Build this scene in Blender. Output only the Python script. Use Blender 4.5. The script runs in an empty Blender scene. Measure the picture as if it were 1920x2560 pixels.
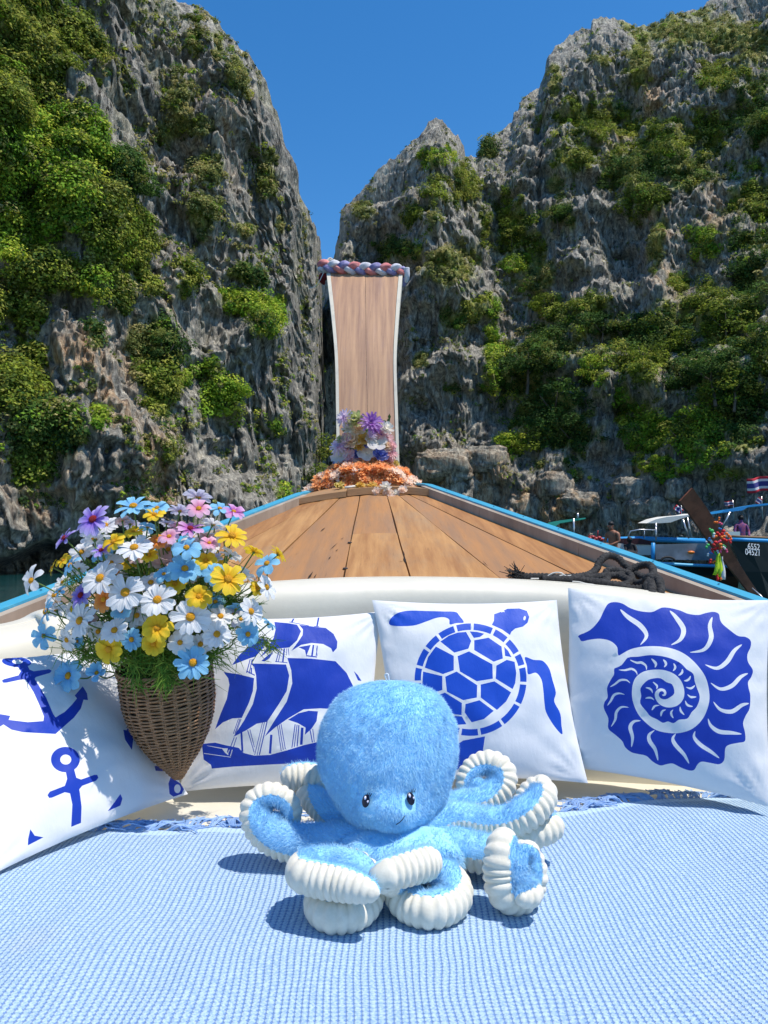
import bpy, math, random
import numpy as np
from mathutils import Vector, Matrix, geometry
R = math.radians
random.seed(7); rng = np.random.default_rng(7)
SC = bpy.context.scene; COL = SC.collection

# ------------------------------------------------------------------ camera, sky, sun, exposure
WZ = -0.9; F = 1934.0; PITCH = R(2.81); CH = 0.6
cam_d = bpy.data.cameras.new("camera"); cam = bpy.data.objects.new("camera", cam_d); COL.objects.link(cam)
cam.location = (0, 0, CH); cam.rotation_euler = (R(90) + PITCH, 0, 0)
cam_d.sensor_fit = 'VERTICAL'; cam_d.sensor_height = 24; cam_d.lens = 24 * F / 2560
cam_d.clip_start = 0.05; cam_d.clip_end = 6000
SC.camera = cam
SUN = Vector((0.36, -0.13, 0.92)).normalized()
world = bpy.data.worlds.new("World"); SC.world = world; world.use_nodes = True
nt = world.node_tree; nt.nodes.clear()
sky = nt.nodes.new('ShaderNodeTexSky'); sky.sky_type = 'NISHITA'; sky.sun_disc = False
sky.sun_elevation = math.asin(SUN.z); sky.sun_rotation = math.atan2(SUN.x, SUN.y)
sky.air_density = 1.0; sky.dust_density = 0.25; sky.ozone_density = 3.0; sky.altitude = 300
hs = nt.nodes.new('ShaderNodeHueSaturation'); hs.inputs['Saturation'].default_value = 1.33; hs.inputs['Value'].default_value = 1.04; hs.inputs['Hue'].default_value = 0.50
bg = nt.nodes.new('ShaderNodeBackground'); bg.inputs['Strength'].default_value = 0.15
wo = nt.nodes.new('ShaderNodeOutputWorld')
nt.links.new(sky.outputs[0], hs.inputs['Color']); nt.links.new(hs.outputs[0], bg.inputs['Color']); nt.links.new(bg.outputs[0], wo.inputs['Surface'])
sun_d = bpy.data.lights.new("sun", 'SUN'); sun_d.energy = 4.3; sun_d.angle = R(0.55); sun_d.color = (1.0, 0.94, 0.85)
sun = bpy.data.objects.new("sun", sun_d); COL.objects.link(sun)
sun.rotation_euler = SUN.to_track_quat('Z', 'Y').to_euler(); sun.location = (3, 0, 9)
SC.view_settings.view_transform = 'Standard'; SC.view_settings.look = 'None'
SC.view_settings.exposure = 0.22; SC.view_settings.gamma = 1.0; SC.view_settings.use_curve_mapping = False
SC.render.engine = 'CYCLES'
SC.cycles.max_bounces = 6; SC.cycles.use_denoising = True

# ------------------------------------------------------------------ helpers
FW = np.array([0, math.cos(PITCH), math.sin(PITCH)]); UP = np.array([0, -math.sin(PITCH), math.cos(PITCH)])
def ray(px, py):
    return np.array([(px - 960) / F, 0, 0]) + FW + UP * ((1280 - py) / F)
def P(px, py, Y):
    """point that the photograph shows at pixel (px, py), at distance Y ahead"""
    d = ray(px, py); d = d * (Y / d[1]); return np.array([d[0], d[1], d[2] + CH])
def PZ(px, py, z):
    d = ray(px, py); s = (z - CH) / d[2]; return np.array([d[0] * s, d[1] * s, z])
def proj(p):
    q = np.asarray(p, float) - np.array([0, 0, CH]); f = q @ FW
    return np.stack([960 + F * q[..., 0] / f, 1280 - F * (q @ UP) / f], -1)
def lin(c):
    return tuple(((v / 255) / 12.92 if v <= 10 else ((v / 255 + .055) / 1.055) ** 2.4) for v in c)

def hash3(ix, iy, iz, seed):
    h = (ix.astype(np.int64) * 374761393 + iy.astype(np.int64) * 668265263 + iz.astype(np.int64) * 1274126177 + seed * 974711) & 0xffffffff
    h = ((h ^ (h >> 13)) * 1274126177) & 0xffffffff
    h = ((h ^ (h >> 16)) * 2246822519) & 0xffffffff
    return ((h ^ (h >> 15)) & 0xffff) / 32767.5 - 1
def vnoise(p, seed=0):
    i = np.floor(p).astype(np.int64); f = p - i; f = f * f * (3 - 2 * f); r = 0
    for dx in (0, 1):
        wx = f[:, 0] if dx else 1 - f[:, 0]
        for dy in (0, 1):
            wy = f[:, 1] if dy else 1 - f[:, 1]
            for dz in (0, 1):
                wz = f[:, 2] if dz else 1 - f[:, 2]
                r = r + wx * wy * wz * hash3(i[:, 0] + dx, i[:, 1] + dy, i[:, 2] + dz, seed)
    return r
def fbm(p, sc, seed=0, octs=4, gain=.5, ridged=False):
    p = np.asarray(p) / np.asarray(sc, float); a = 1; s = 0; n = 0
    for o in range(octs):
        v = vnoise(p * 2 ** o + 17.3 * o, seed + o)
        if ridged: v = 1 - 2 * np.abs(v)
        s = s + a * v; n += a; a *= gain
    return s / n

def mesh(name, v, f, mats=(), smooth=True, midx=None):
    me = bpy.data.meshes.new(name); me.from_pydata(np.asarray(v, float).tolist() if len(v) else [], [], f if isinstance(f, list) else f.tolist())
    for m in (mats if isinstance(mats, (list, tuple)) else [mats]): me.materials.append(m)
    if midx is not None: me.polygons.foreach_set('material_index', np.asarray(midx, np.int32))
    if smooth: me.polygons.foreach_set('use_smooth', np.ones(len(me.polygons), bool))
    me.update(); return me
def tris_mesh(name, v, mat, n=3, smooth=False):
    """v: (k, n, 3) separate faces of n corners"""
    k = len(v); me = bpy.data.meshes.new(name)
    me.vertices.add(k * n); me.vertices.foreach_set('co', np.asarray(v, np.float32).ravel())
    me.loops.add(k * n); me.loops.foreach_set('vertex_index', np.arange(k * n, dtype=np.int32))
    me.polygons.add(k); me.polygons.foreach_set('loop_start', np.arange(0, k * n, n, dtype=np.int32))
    me.materials.append(mat); me.update(calc_edges=True); me.validate(); return me
def face_color(me, cols, n):
    a = me.color_attributes.new('tint', 'FLOAT_COLOR', 'POINT')
    c = np.ones((len(cols) * n, 4), np.float32); c[:, :3] = np.repeat(cols, n, 0)
    a.data.foreach_set('color', c.ravel())
def vert_color(me, name, cols):
    a = me.color_attributes.new(name, 'FLOAT_COLOR', 'POINT'); cols = np.asarray(cols, np.float32)
    c = np.ones((len(cols), 4), np.float32); c[:, :cols.shape[1]] = cols; a.data.foreach_set('color', c.ravel())

def put(name, me, parent=None, kind=None, label=None, cat=None, group=None, loc=None):
    o = bpy.data.objects.new(name, me); COL.objects.link(o)
    if parent is not None:
        o.parent = parent; w = PW.get(parent.name)
        if w is not None: o.matrix_parent_inverse = Matrix.Translation(-Vector(w))
    if loc is not None: o.location = loc
    for k, v in (('kind', kind), ('label', label), ('category', cat), ('group', group)):
        if v: o[k] = v
    return o
PW = {}
def thing(name, label, cat, loc=(0, 0, 0), group=None):
    o = bpy.data.objects.new(name, None); COL.objects.link(o); o.location = loc; o.empty_display_size = .1
    o['label'] = label; o['category'] = cat
    if group: o['group'] = group
    PW[o.name] = tuple(loc); return o

class MB:
    """collects shapes into one mesh"""
    def __init__(s): s.v = []; s.f = []
    def add(s, v, f):
        b = len(s.v); s.v += [tuple(map(float, q)) for q in v]; s.f += [tuple(i + b for i in q) for q in f]; return s
    def box(s, c, d, rot=None):
        c = np.array(c, float); q = []
        for z in (-1, 1):
            for x, y in ((-1, -1), (1, -1), (1, 1), (-1, 1)):
                w = np.array([x * d[0] / 2, y * d[1] / 2, z * d[2] / 2])
                if rot is not None: w = np.array(rot @ Vector(w))
                q.append(c + w)
        return s.add(q, [(3, 2, 1, 0), (4, 5, 6, 7), (0, 1, 5, 4), (1, 2, 6, 5), (2, 3, 7, 6), (3, 0, 4, 7)])
    def tube(s, pts, r, n=8, cap=True):
        v, f = tube_data(pts, r, n, cap); return s.add(v, f)
    def hexa(s, q):  # 8 corners: 0-3 bottom loop, 4-7 top loop
        return s.add(q, [(3, 2, 1, 0), (4, 5, 6, 7), (0, 1, 5, 4), (1, 2, 6, 5), (2, 3, 7, 6), (3, 0, 4, 7)])
    def ball(s, c, r, n=10, m=7):
        v = []; f = []; r = np.array(r if hasattr(r, '__len__') else (r, r, r), float)
        for i in range(m + 1):
            a = math.pi * i / m
            for j in range(n):
                b = 2 * math.pi * j / n
                v.append(np.array(c) + r * np.array([math.sin(a) * math.cos(b), math.sin(a) * math.sin(b), math.cos(a)]))
        for i in range(m):
            for j in range(n):
                f.append((i * n + j, (i + 1) * n + j, (i + 1) * n + (j + 1) % n, i * n + (j + 1) % n))
        return s.add(v, f)
    def me(s, name, mat, smooth=True): return mesh(name, s.v, s.f, mat, smooth)

def catmull(pts, k=8, closed=False):
    p = np.asarray(pts, float); n = len(p); out = []
    rngi = range(n) if closed else range(n - 1)
    for i in rngi:
        if closed: a, b, c, d = p[(i - 1) % n], p[i], p[(i + 1) % n], p[(i + 2) % n]
        else: a, b, c, d = p[max(i - 1, 0)], p[i], p[i + 1], p[min(i + 2, n - 1)]
        for j in range(k):
            t = j / k
            out.append(.5 * ((2 * b) + (c - a) * t + (2 * a - 5 * b + 4 * c - d) * t * t + (-a + 3 * b - 3 * c + d) * t ** 3))
    if not closed: out.append(p[-1])
    return np.array(out)
def resample(p, step):
    d = np.r_[0, np.cumsum(np.linalg.norm(np.diff(p[:, :3], axis=0), axis=1))]
    n = max(3, int(d[-1] / step)); s = np.linspace(0, d[-1], n)
    return np.stack([np.interp(s, d, p[:, i]) for i in range(p.shape[1])], 1), s
def frames(p):
    t = np.gradient(p, axis=0); t /= np.linalg.norm(t, axis=1)[:, None] + 1e-12
    u = np.zeros_like(p); a = np.array([0, 0, 1.]) if abs(t[0][2]) < .9 else np.array([1., 0, 0])
    for i in range(len(p)):
        a = a - t[i] * (a @ t[i]); a /= np.linalg.norm(a) + 1e-12; u[i] = a
    return t, u, np.cross(t, u)
def tube_data(pts, r, n=8, cap=True):
    p = np.asarray(pts, float); r = np.broadcast_to(np.asarray(r, float), (len(p),)); t, u, w = frames(p)
    a = np.arange(n) * 2 * math.pi / n
    v = (p[:, None] + r[:, None, None] * (np.cos(a)[None, :, None] * u[:, None] + np.sin(a)[None, :, None] * w[:, None])).reshape(-1, 3)
    f = [(i * n + j, i * n + (j + 1) % n, (i + 1) * n + (j + 1) % n, (i + 1) * n + j) for i in range(len(p) - 1) for j in range(n)]
    if cap: f += [tuple(range(n))[::-1], tuple((len(p) - 1) * n + j for j in range(n))]
    return v, f

def mat(name, c, rough=.6, c2=None, ns=5., st=(1, 1, 1), lo=.4, hi=.6, bump=0, bs=None, bst=None, spec=.4, trans=0, metal=0, attr=None, sheen=0, coord='Object', det=6, bdist=.01, coat=0):
    m = bpy.data.materials.new(name); m.use_nodes = True; t = m.node_tree; N = t.nodes; L = t.links; b = N['Principled BSDF']
    b.inputs['Roughness'].default_value = rough; b.inputs['Metallic'].default_value = metal
    b.inputs['Specular IOR Level'].default_value = spec; b.inputs['Sheen Weight'].default_value = sheen; b.inputs['Coat Weight'].default_value = coat
    b.inputs['Base Color'].default_value = (*c, 1); out = None
    if c2 is not None or bump:
        tc = N.new('ShaderNodeTexCoord')
        def noise(s, stv, d):
            mp = N.new('ShaderNodeMapping'); mp.inputs['Scale'].default_value = stv; L.new(tc.outputs[coord], mp.inputs['Vector'])
            n = N.new('ShaderNodeTexNoise'); n.inputs['Scale'].default_value = s; n.inputs['Detail'].default_value = d; n.inputs['Roughness'].default_value = .62
            L.new(mp.outputs[0], n.inputs['Vector']); return n
        if c2 is not None:
            n = noise(ns, st, det); r = N.new('ShaderNodeMapRange'); r.inputs['From Min'].default_value = lo; r.inputs['From Max'].default_value = hi
            L.new(n.outputs['Fac'], r.inputs['Value']); mx = N.new('ShaderNodeMix'); mx.data_type = 'RGBA'
            mx.inputs['A'].default_value = (*c, 1); mx.inputs['B'].default_value = (*c2, 1); L.new(r.outputs[0], mx.inputs['Factor']); out = mx.outputs['Result']
        if bump:
            n = noise(bs or ns, bst or st, 8); bp = N.new('ShaderNodeBump'); bp.inputs['Strength'].default_value = bump; bp.inputs['Distance'].default_value = bdist
            L.new(n.outputs['Fac'], bp.inputs['Height']); L.new(bp.outputs[0], b.inputs['Normal'])
    if attr:
        at = N.new('ShaderNodeVertexColor'); at.layer_name = attr
        if out is None: out = at.outputs['Color']
        else:
            mm = N.new('ShaderNodeMix'); mm.data_type = 'RGBA'; mm.blend_type = 'MULTIPLY'; mm.inputs['Factor'].default_value = 1
            L.new(out, mm.inputs['A']); L.new(at.outputs['Color'], mm.inputs['B']); out = mm.outputs['Result']
    if out is not None: L.new(out, b.inputs['Base Color'])
    if trans:
        tr = N.new('ShaderNodeBsdfTranslucent'); tr.inputs['Color'].default_value = (*c, 1)
        if out is not None: L.new(out, tr.inputs['Color'])
        ms = N.new('ShaderNodeMixShader'); ms.inputs[0].default_value = trans
        L.new(b.outputs[0], ms.inputs[1]); L.new(tr.outputs[0], ms.inputs[2]); L.new(ms.outputs[0], N['Material Output'].inputs['Surface'])
    return m
# ------------------------------------------------------------------ water and cliffs
WZ = -0.9
def water_material():
    m = mat('sea water', (.004, .042, .045), rough=.06, c2=(.006, .075, .075), ns=.12, lo=.4, hi=.65, spec=.5)
    t = m.node_tree; N = t.nodes; L = t.links; tc = N.new('ShaderNodeTexCoord'); b = N['Principled BSDF']
    prev = None
    for s, d in ((.9, .12), (4.5, .035)):
        n = N.new('ShaderNodeTexNoise'); n.inputs['Scale'].default_value = s; n.inputs['Detail'].default_value = 4
        L.new(tc.outputs['Object'], n.inputs['Vector']); bp = N.new('ShaderNodeBump'); bp.inputs['Distance'].default_value = d; bp.inputs['Strength'].default_value = .9
        L.new(n.outputs['Fac'], bp.inputs['Height'])
        if prev: L.new(prev.outputs[0], bp.inputs['Normal'])
        prev = bp
    L.new(prev.outputs[0], b.inputs['Normal']); return m
put('sea', mesh('sea', [(-2500, -2500, WZ), (2500, -2500, WZ), (2500, 2500, WZ), (-2500, 2500, WZ)], [(0, 1, 2, 3)], water_material()), kind='structure')
put('seabed', mesh('seabed', [(-2600, -2600, -12), (2600, -2600, -12), (2600, 2600, -12), (-2600, 2600, -12)], [(0, 1, 2, 3)], mat('sand bed', (.3, .27, .2))), kind='structure')

def rock_material(name, bright=2.35):
    m = bpy.data.materials.new(name); m.use_nodes = True; t = m.node_tree; N = t.nodes; L = t.links; b = N['Principled BSDF']
    b.inputs['Roughness'].default_value = .85; b.inputs['Specular IOR Level'].default_value = .25
    tc = N.new('ShaderNodeTexCoord')
    def noise(scale, st, d=8, rg=.65):
        mp = N.new('ShaderNodeMapping'); mp.inputs['Scale'].default_value = st; L.new(tc.outputs['Object'], mp.inputs['Vector'])
        n = N.new('ShaderNodeTexNoise'); n.inputs['Scale'].default_value = scale; n.inputs['Detail'].default_value = d; n.inputs['Roughness'].default_value = rg
        L.new(mp.outputs[0], n.inputs['Vector']); return n.outputs['Fac']
    def ramp(fac, stops):
        r = N.new('ShaderNodeValToRGB'); e = r.color_ramp.elements
        while len(e) < len(stops): e.new(.5)
        for q, (p, c) in zip(e, stops): q.position = p; q.color = (*[k * bright for k in c], 1)
        L.new(fac, r.inputs[0]); return r.outputs[0]
    streak = noise(.9, (1, 1, .10)); fine = noise(3.2, (1, 1, .40)); 
    c1 = ramp(streak, [(.34, (.022, .021, .020)), (.45, (.078, .073, .064)), (.55, (.175, .163, .138)), (.68, (.38, .345, .27))])
    c2 = ramp(fine, [(.36, (.02, .019, .018)), (.5, (.155, .145, .125)), (.64, (.41, .38, .31))])
    mx = N.new('ShaderNodeMix'); mx.data_type = 'RGBA'; mx.inputs['Factor'].default_value = .5; L.new(c1, mx.inputs['A']); L.new(c2, mx.inputs['B'])
    at = N.new('ShaderNodeVertexColor'); at.layer_name = 'stain'
    sp = N.new('ShaderNodeSeparateColor'); L.new(at.outputs['Color'], sp.inputs[0])
    och = ramp(fine, [(.35, (.10, .045, .02)), (.5, (.33, .2, .1)), (.7, (.5, .38, .22))])
    pat = N.new('ShaderNodeMath'); pat.operation = 'MULTIPLY'; L.new(sp.outputs[0], pat.inputs[0])
    rr = N.new('ShaderNodeMapRange'); rr.inputs['From Min'].default_value = .45; rr.inputs['From Max'].default_value = .58; L.new(noise(.3, (1, 1, .35)), rr.inputs[0]); L.new(rr.outputs[0], pat.inputs[1])
    m2 = N.new('ShaderNodeMix'); m2.data_type = 'RGBA'; L.new(pat.outputs[0], m2.inputs['Factor']); L.new(mx.outputs['Result'], m2.inputs['A']); L.new(och, m2.inputs['B'])
    # thin moss and dry grass
    gr = ramp(fine, [(.3, (.05, .055, .012)), (.5, (.14, .15, .03)), (.7, (.3, .27, .09))])
    m3 = N.new('ShaderNodeMix'); m3.data_type = 'RGBA'; L.new(sp.outputs[1], m3.inputs['Factor']); L.new(m2.outputs['Result'], m3.inputs['A']); L.new(gr, m3.inputs['B'])
    L.new(m3.outputs['Result'], b.inputs['Base Color'])
    bp = N.new('ShaderNodeBump'); bp.inputs['Distance'].default_value = .55; bp.inputs['Strength'].default_value = 1.0; L.new(noise(1.6, (1, 1, .4), 10, .7), bp.inputs['Height'])
    bp2 = N.new('ShaderNodeBump'); bp2.inputs['Distance'].default_value = .5; bp2.inputs['Strength'].default_value = 1.0
    vo = N.new('ShaderNodeTexVoronoi'); vo.feature = 'DISTANCE_TO_EDGE'; vo.inputs['Scale'].default_value = 1.1
    mp = N.new('ShaderNodeMapping'); mp.inputs['Scale'].default_value = (1.2, 1.2, .16); L.new(tc.outputs['Object'], mp.inputs[0])
    nz = N.new('ShaderNodeMix'); nz.data_type = 'VECTOR'; nz.inputs['Factor'].default_value = .35; L.new(mp.outputs[0], nz.inputs['A'])
    nn = N.new('ShaderNodeTexNoise'); nn.inputs['Scale'].default_value = 1.5; L.new(mp.outputs[0], nn.inputs[0]); L.new(nn.outputs['Color'], nz.inputs['B']); L.new(nz.outputs['Result'], vo.inputs['Vector'])
    L.new(vo.outputs['Distance'], bp2.inputs['Height']); L.new(bp.outputs[0], bp2.inputs['Normal'])
    bp3 = N.new('ShaderNodeBump'); bp3.inputs['Distance'].default_value = .22; bp3.inputs['Strength'].default_value = 1.0; L.new(noise(6., (1, 1, .5), 6, .7), bp3.inputs['Height']); L.new(bp2.outputs[0], bp3.inputs['Normal']); L.new(bp3.outputs[0], b.inputs['Normal'])
    return m
ROCK = rock_material('weathered limestone')

def blobmask(s, blobs, pos, seed):
    """density of growth over the rock, from patches plus a broken edge"""
    w = np.full(len(s), -1.); hue = np.zeros(len(s))
    for b in blobs:
        r = np.sqrt(((s[:, 0] - b[0]) / b[2]) ** 2 + ((s[:, 1] - b[1]) / b[3]) ** 2); v = 1.15 - r
        k = v > w; w[k] = v[k]; hue[k] = b[4] if len(b) > 4 else 0
    return w * 1.0 - .20 + .85 * fbm(pos, (4, 4, 4), seed, 3) + .85 * fbm(pos, (1.4, 1.4, 1.4), seed + 5, 2), hue

def cliff(name, pxs, rows, skyline, base, lean, blobs, stains, seed, cave=None, bumps=(), kpow=1.35):
    sx = [q[0] for q in skyline]; sy = [q[1] for q in skyline]; bx = [q[0] for q in base]; by = [q[1] for q in base]
    lx = [q[0] for q in lean]; ly = [q[1] for q in lean]
    pyt = np.interp(pxs, sx, sy); Yb = np.interp(pxs, bx, by); ln = np.interp(pxs, lx, ly)
    Yt = Yb + ln; th = math.tan(PITCH)
    # height of skyline at its depth
    a = (1280 - pyt) / F
    zt = CH + Yt * (math.sin(PITCH) + a * math.cos(PITCH)) / (math.cos(PITCH) - a * math.sin(PITCH))
    t = np.linspace(0, 1, rows); T, PX = np.meshgrid(t, pxs, indexing='ij')
    Z = (WZ - 1.5) + (zt[None] - (WZ - 1.5)) * T; Y = Yb[None] + ln[None] * T ** kpow
    X = (PX - 960) / F * (Y * math.cos(PITCH) + (Z - CH) * math.sin(PITCH))
    # three rows that roll over the top and fall away behind
    for k, (dy, dz) in enumerate(((6, .6), (18, -3), (45, -30))):
        X = np.vstack([X, X[rows - 1:rows] * (1 + dy / Yt)]); Y = np.vstack([Y, (Yt + dy)[None]]); Z = np.vstack([Z, (zt + dz)[None]]); T = np.vstack([T, np.full((1, len(pxs)), 1.)])
    sh = X.shape; p = np.stack([X.ravel(), Y.ravel(), Z.ravel()], 1); z = p[:, 2]
    q = p.copy(); q[:, 1] *= .6
    D = 5.0 * fbm(q, (15, 15, 40), seed, 3) + 2.3 * fbm(q, (6, 6, 17), seed + 9, 3, ridged=True)
    D += .8 * fbm(q, (2.0, 2.0, 8), seed + 20, 3, ridged=True)
    led = fbm(q, (9, 9, 4.5), seed + 31, 3); D += 1.7 * np.clip(led * 3.5, -1, 1)
    fl = fbm(q, (.7, .7, 3.5), seed + 50, 2, ridged=True); D += .4 * np.sign(fl) * np.abs(fl) ** .6
    bl = fbm(q, (2.6, 2.6, 4.2), seed + 55, 2) * 5; D += .55 * (np.round(bl) - bl * .3)
    D += .75 * fbm(q, (.9, .9, 1.2), seed + 40, 3, ridged=True) + .4 * fbm(q, (.5, .5, .7), seed + 44, 2)
    s0 = proj(p)
    for (bxx, byy, rx, ry, d) in bumps:
        D += d * np.exp(-(((s0[:, 0] - bxx) / rx) ** 2 + ((s0[:, 1] - byy) / ry) ** 2) ** 1.5)
    if cave is not None: D -= cave(p, s0)
    edge = np.clip((1 - T.ravel()) * 6, 0.12, 1)
    D = D * edge
    dirn = -p[:, :2] / np.linalg.norm(p[:, :2], axis=1)[:, None]
    p[:, :2] += dirn * D[:, None]
    p[:, 2] += (1.1 * fbm(q, (3, 3, 3), seed + 60, 4) + .35 * fbm(q, (1.1, 1.1, 2), seed + 66, 2, ridged=True)) * np.clip(T.ravel() * 3, 0, 1)
    p[:, 0] += .5 * fbm(q, (2.5, 2.5, 2.5), seed + 70, 3)
    n, mcol = sh
    idx = np.arange(n * mcol).reshape(n, mcol)
    f = np.stack([idx[:-1, :-1], idx[:-1, 1:], idx[1:, 1:], idx[1:, :-1]], -1).reshape(-1, 4)
    me = mesh(name, p, f, ROCK)
    s = proj(p); w, hue = blobmask(s, blobs, p, seed)
    st = np.zeros(len(p))
    for (a1, b1, rx, ry, g) in stains:
        st = np.maximum(st, g * np.clip(1.3 - np.sqrt(((s[:, 0] - a1) / rx) ** 2 + ((s[:, 1] - b1) / ry) ** 2), 0, 1))
    moss = np.clip(w * 1.3 + .35, 0, .9) + .45 * np.clip(fbm(p, (4, 4, 9), seed + 80, 4) - .12, 0, 1) * (s[:, 1] < 1000)
    vert_color(me, 'stain', np.stack([st, np.clip(moss, 0, 1), st * 0], 1))
    o = put(name, me, kind='structure')
    nr = np.empty(len(p) * 3, np.float32); me.vertices.foreach_get('normal', nr); nr = nr.reshape(-1, 3)
    nr *= np.where((nr * p).sum(1, keepdims=True) > 0, -1, 1)
    return dict(p=p, w=w, hue=hue, s=s, n=nr, rows=rows, ncol=mcol)

LS = [(-420, -650), (-200, -480), (0, -330), (200, -190), (330, -90), (435, 0), (464, 12), (517, 41), (558, 82), (605, 129), (635, 159), (652, 200), (676, 235), (688, 282), (705, 353), (732, 411), (747, 470), (764, 529), (788, 576), (799, 617), (803, 700), (806, 900)]
LB = [(60, 60, 150, 110, 0), (180, 70, 70, 60, 0), (60, 200, 130, 100, 0), (110, 330, 110, 80, 1), (40, 420, 100, 120, 1), (150, 480, 150, 120, 1), (60, 560, 130, 120, 1), (300, 450, 80, 60, 2), (270, 560, 60, 110, 0), (330, 620, 45, 60, 0), (40, 760, 70, 110, 0), (120, 690, 80, 60, 0), (240, 720, 30, 40, 1), (290, 730, 30, 50, 0), (240, 830, 22, 45, 2), (460, 720, 35, 50, 0), (600, 765, 75, 42, 1), (655, 810, 40, 50, 1), (620, 690, 42, 24, 2), (410, 860, 50, 80, 2), (400, 960, 40, 80, 0), (540, 980, 48, 70, 1), (470, 940, 35, 30, 1), (60, 960, 60, 70, 0), (110, 1060, 70, 70, 2), (80, 1150, 50, 70, 0), (490, 100, 26, 50, 3), (460, 250, 40, 70, 3), (500, 310, 30, 30, 3), (540, 130, 18, 50, 3), (430, 330, 30, 30, 3), (520, 420, 34, 40, 3), (510, 540, 30, 60, 3), (615, 575, 32, 20, 3), (665, 440, 22, 50, 3), (590, 180, 26, 60, 3), (380, 720, 18, 30, 0), (700, 1235, 22, 22, 1), (690, 1070, 12, 16, 1), (170, 1040, 18, 14, 1), (250, 1045, 20, 20, 1), (700, 560, 14, 30, 3), (430, 1130, 14, 20, 3), (350, 880, 30, 60, 3), (20, 250, 90, 100, 0)]
LST = [(200, 1000, 150, 240, 1.), (330, 1150, 120, 150, .8), (100, 1180, 110, 130, .7), (400, 1220, 60, 80, .9), (230, 1270, 50, 60, .9), (440, 700, 50, 200, .35), (520, 330, 120, 160, .45), (470, 470, 60, 250, .4)]
def cave_l(p, s):
    x = p[:, 0]; top = 1.0 + 1.3 * np.sin(x * .35 + 1) + .9 * fbm(p * np.array([1, 1, 0]), (3, 3, 3), 5, 2)
    w = np.clip((-4 - x) / 6, 0, 1)
    return 9 * w * np.clip((top - p[:, 2]) / .8, 0, 1) + 1.5 * np.clip((.6 - p[:, 2]) / .8, 0, 1)
CL = cliff('limestone_cliff_left', np.r_[np.linspace(-420, -10, 60), np.linspace(-6, 806, 330)], 300, LS,
           [(-420, 34), (0, 46), (300, 52), (600, 60), (720, 66), (780, 75), (806, 95)], [(-420, 12), (0, 16), (400, 22), (700, 12), (806, 6)], LB, LST, 3, cave_l,
           bumps=[(640, 830, 60, 60, 2.5), (500, 960, 50, 120, -2.), (250, 500, 120, 300, 3.), (560, 300, 60, 300, 1.5)])
RS = [(745, 800), (770, 740), (805, 700), (825, 672), (840, 641), (847, 608), (857, 540), (874, 506), (915, 459), (949, 422), (1003, 385), (1013, 365), (1050, 344), (1070, 311), (1088, 298), (1114, 307), (1131, 331), (1158, 358), (1165, 385), (1192, 398), (1205, 368), (1232, 338), (1279, 311), (1283, 290), (1313, 243), (1350, 233), (1354, 203), (1371, 135), (1414, 101), (1475, 74), (1482, 54), (1529, 53), (1563, 68), (1624, 78), (1678, 47), (1745, 27), (1786, 7), (1813, -14), (1920, -60), (2100, -150), (2400, -260)]
RB = [(1090, 395, 46, 30, 1), (1097, 473, 40, 40, 0), (1158, 465, 30, 55, 0), (1030, 533, 32, 30, 0), (901, 527, 24, 28, 3), (996, 630, 58, 26, 2), (1124, 662, 58, 56, 3), (1286, 574, 65, 75, 0), (1394, 540, 50, 36, 2), (1293, 662, 36, 28, 1), (1509, 304, 105, 55, 0), (1678, 351, 140, 65, 0), (1657, 425, 125, 45, 2), (1610, 506, 50, 50, 0), (1745, 81, 150, 48, 3), (1853, 105, 75, 55, 3), (1597, 155, 30, 70, 3), (1793, 185, 50, 28, 0), (1894, 284, 40, 90, 2), (1880, 473, 50, 90, 0), (1880, 675, 50, 125, 2), (1759, 608, 34, 45, 1), (1367, 763, 50, 32, 0), (1502, 815, 84, 34, 2), (1644, 850, 130, 60, 2), (1813, 810, 120, 80, 0), (1232, 864, 26, 90, 1), (1354, 898, 100, 70, 2), (1387, 1046, 95, 100, 2), (1286, 1114, 45, 34, 1), (1495, 925, 36, 36, 1), (1610, 911, 95, 50, 0), (1779, 945, 130, 65, 2), (1853, 1046, 80, 78, 2), (1624, 1080, 65, 55, 1), (1745, 1080, 80, 68, 1), (1650, 1165, 50, 34, 1), (1117, 972, 26, 24, 2), (1138, 797, 32, 30, 2), (1178, 776, 40, 24, 0), (1219, 365, 18, 26, 2), (1560, 1000, 22, 60, 1), (1455, 1190, 28, 16, 1), (1340, 700, 55, 50, 3), (960, 1010, 22, 60, 3), (1770, 720, 30, 40, 0), (1050, 900, 20, 20, 3), (1830, 1180, 50, 20, 0), (1460, 400, 60, 40, 0), (1560, 430, 50, 40, 2), (1080, 540, 20, 40, 3), (1390, 460, 20, 20, 3), (1385, 200, 14, 30, 3), (1500, 150, 30, 16, 3), (1640, 620, 24, 60, 3), (1470, 760, 60, 30, 0), (880, 750, 14, 30, 3), (1940, 900, 60, 90, 0), (2100, 600, 160, 400, 0), (1700, 700, 24, 30, 0)]
RST = [(1680, 640, 60, 110, .9), (1640, 560, 60, 70, .7), (1180, 1180, 110, 60, 1.), (1380, 1270, 150, 70, 1.), (1560, 1290, 120, 80, .8), (1120, 1160, 100, 50, .6), (1780, 520, 60, 60, .6), (1620, 240, 60, 60, .6), (1640, 900, 80, 50, .3), (1540, 330, 60, 60, .5), (1340, 760, 120, 80, .4)]
def cave_r(p, s):
    top = .8 + .9 * np.sin(p[:, 0] * .3) + .8 * fbm(p * np.array([1, 1, 0]), (3, 3, 3), 15, 2)
    return 4 * np.clip((top - p[:, 2]) / .8, 0, 1)
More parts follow.
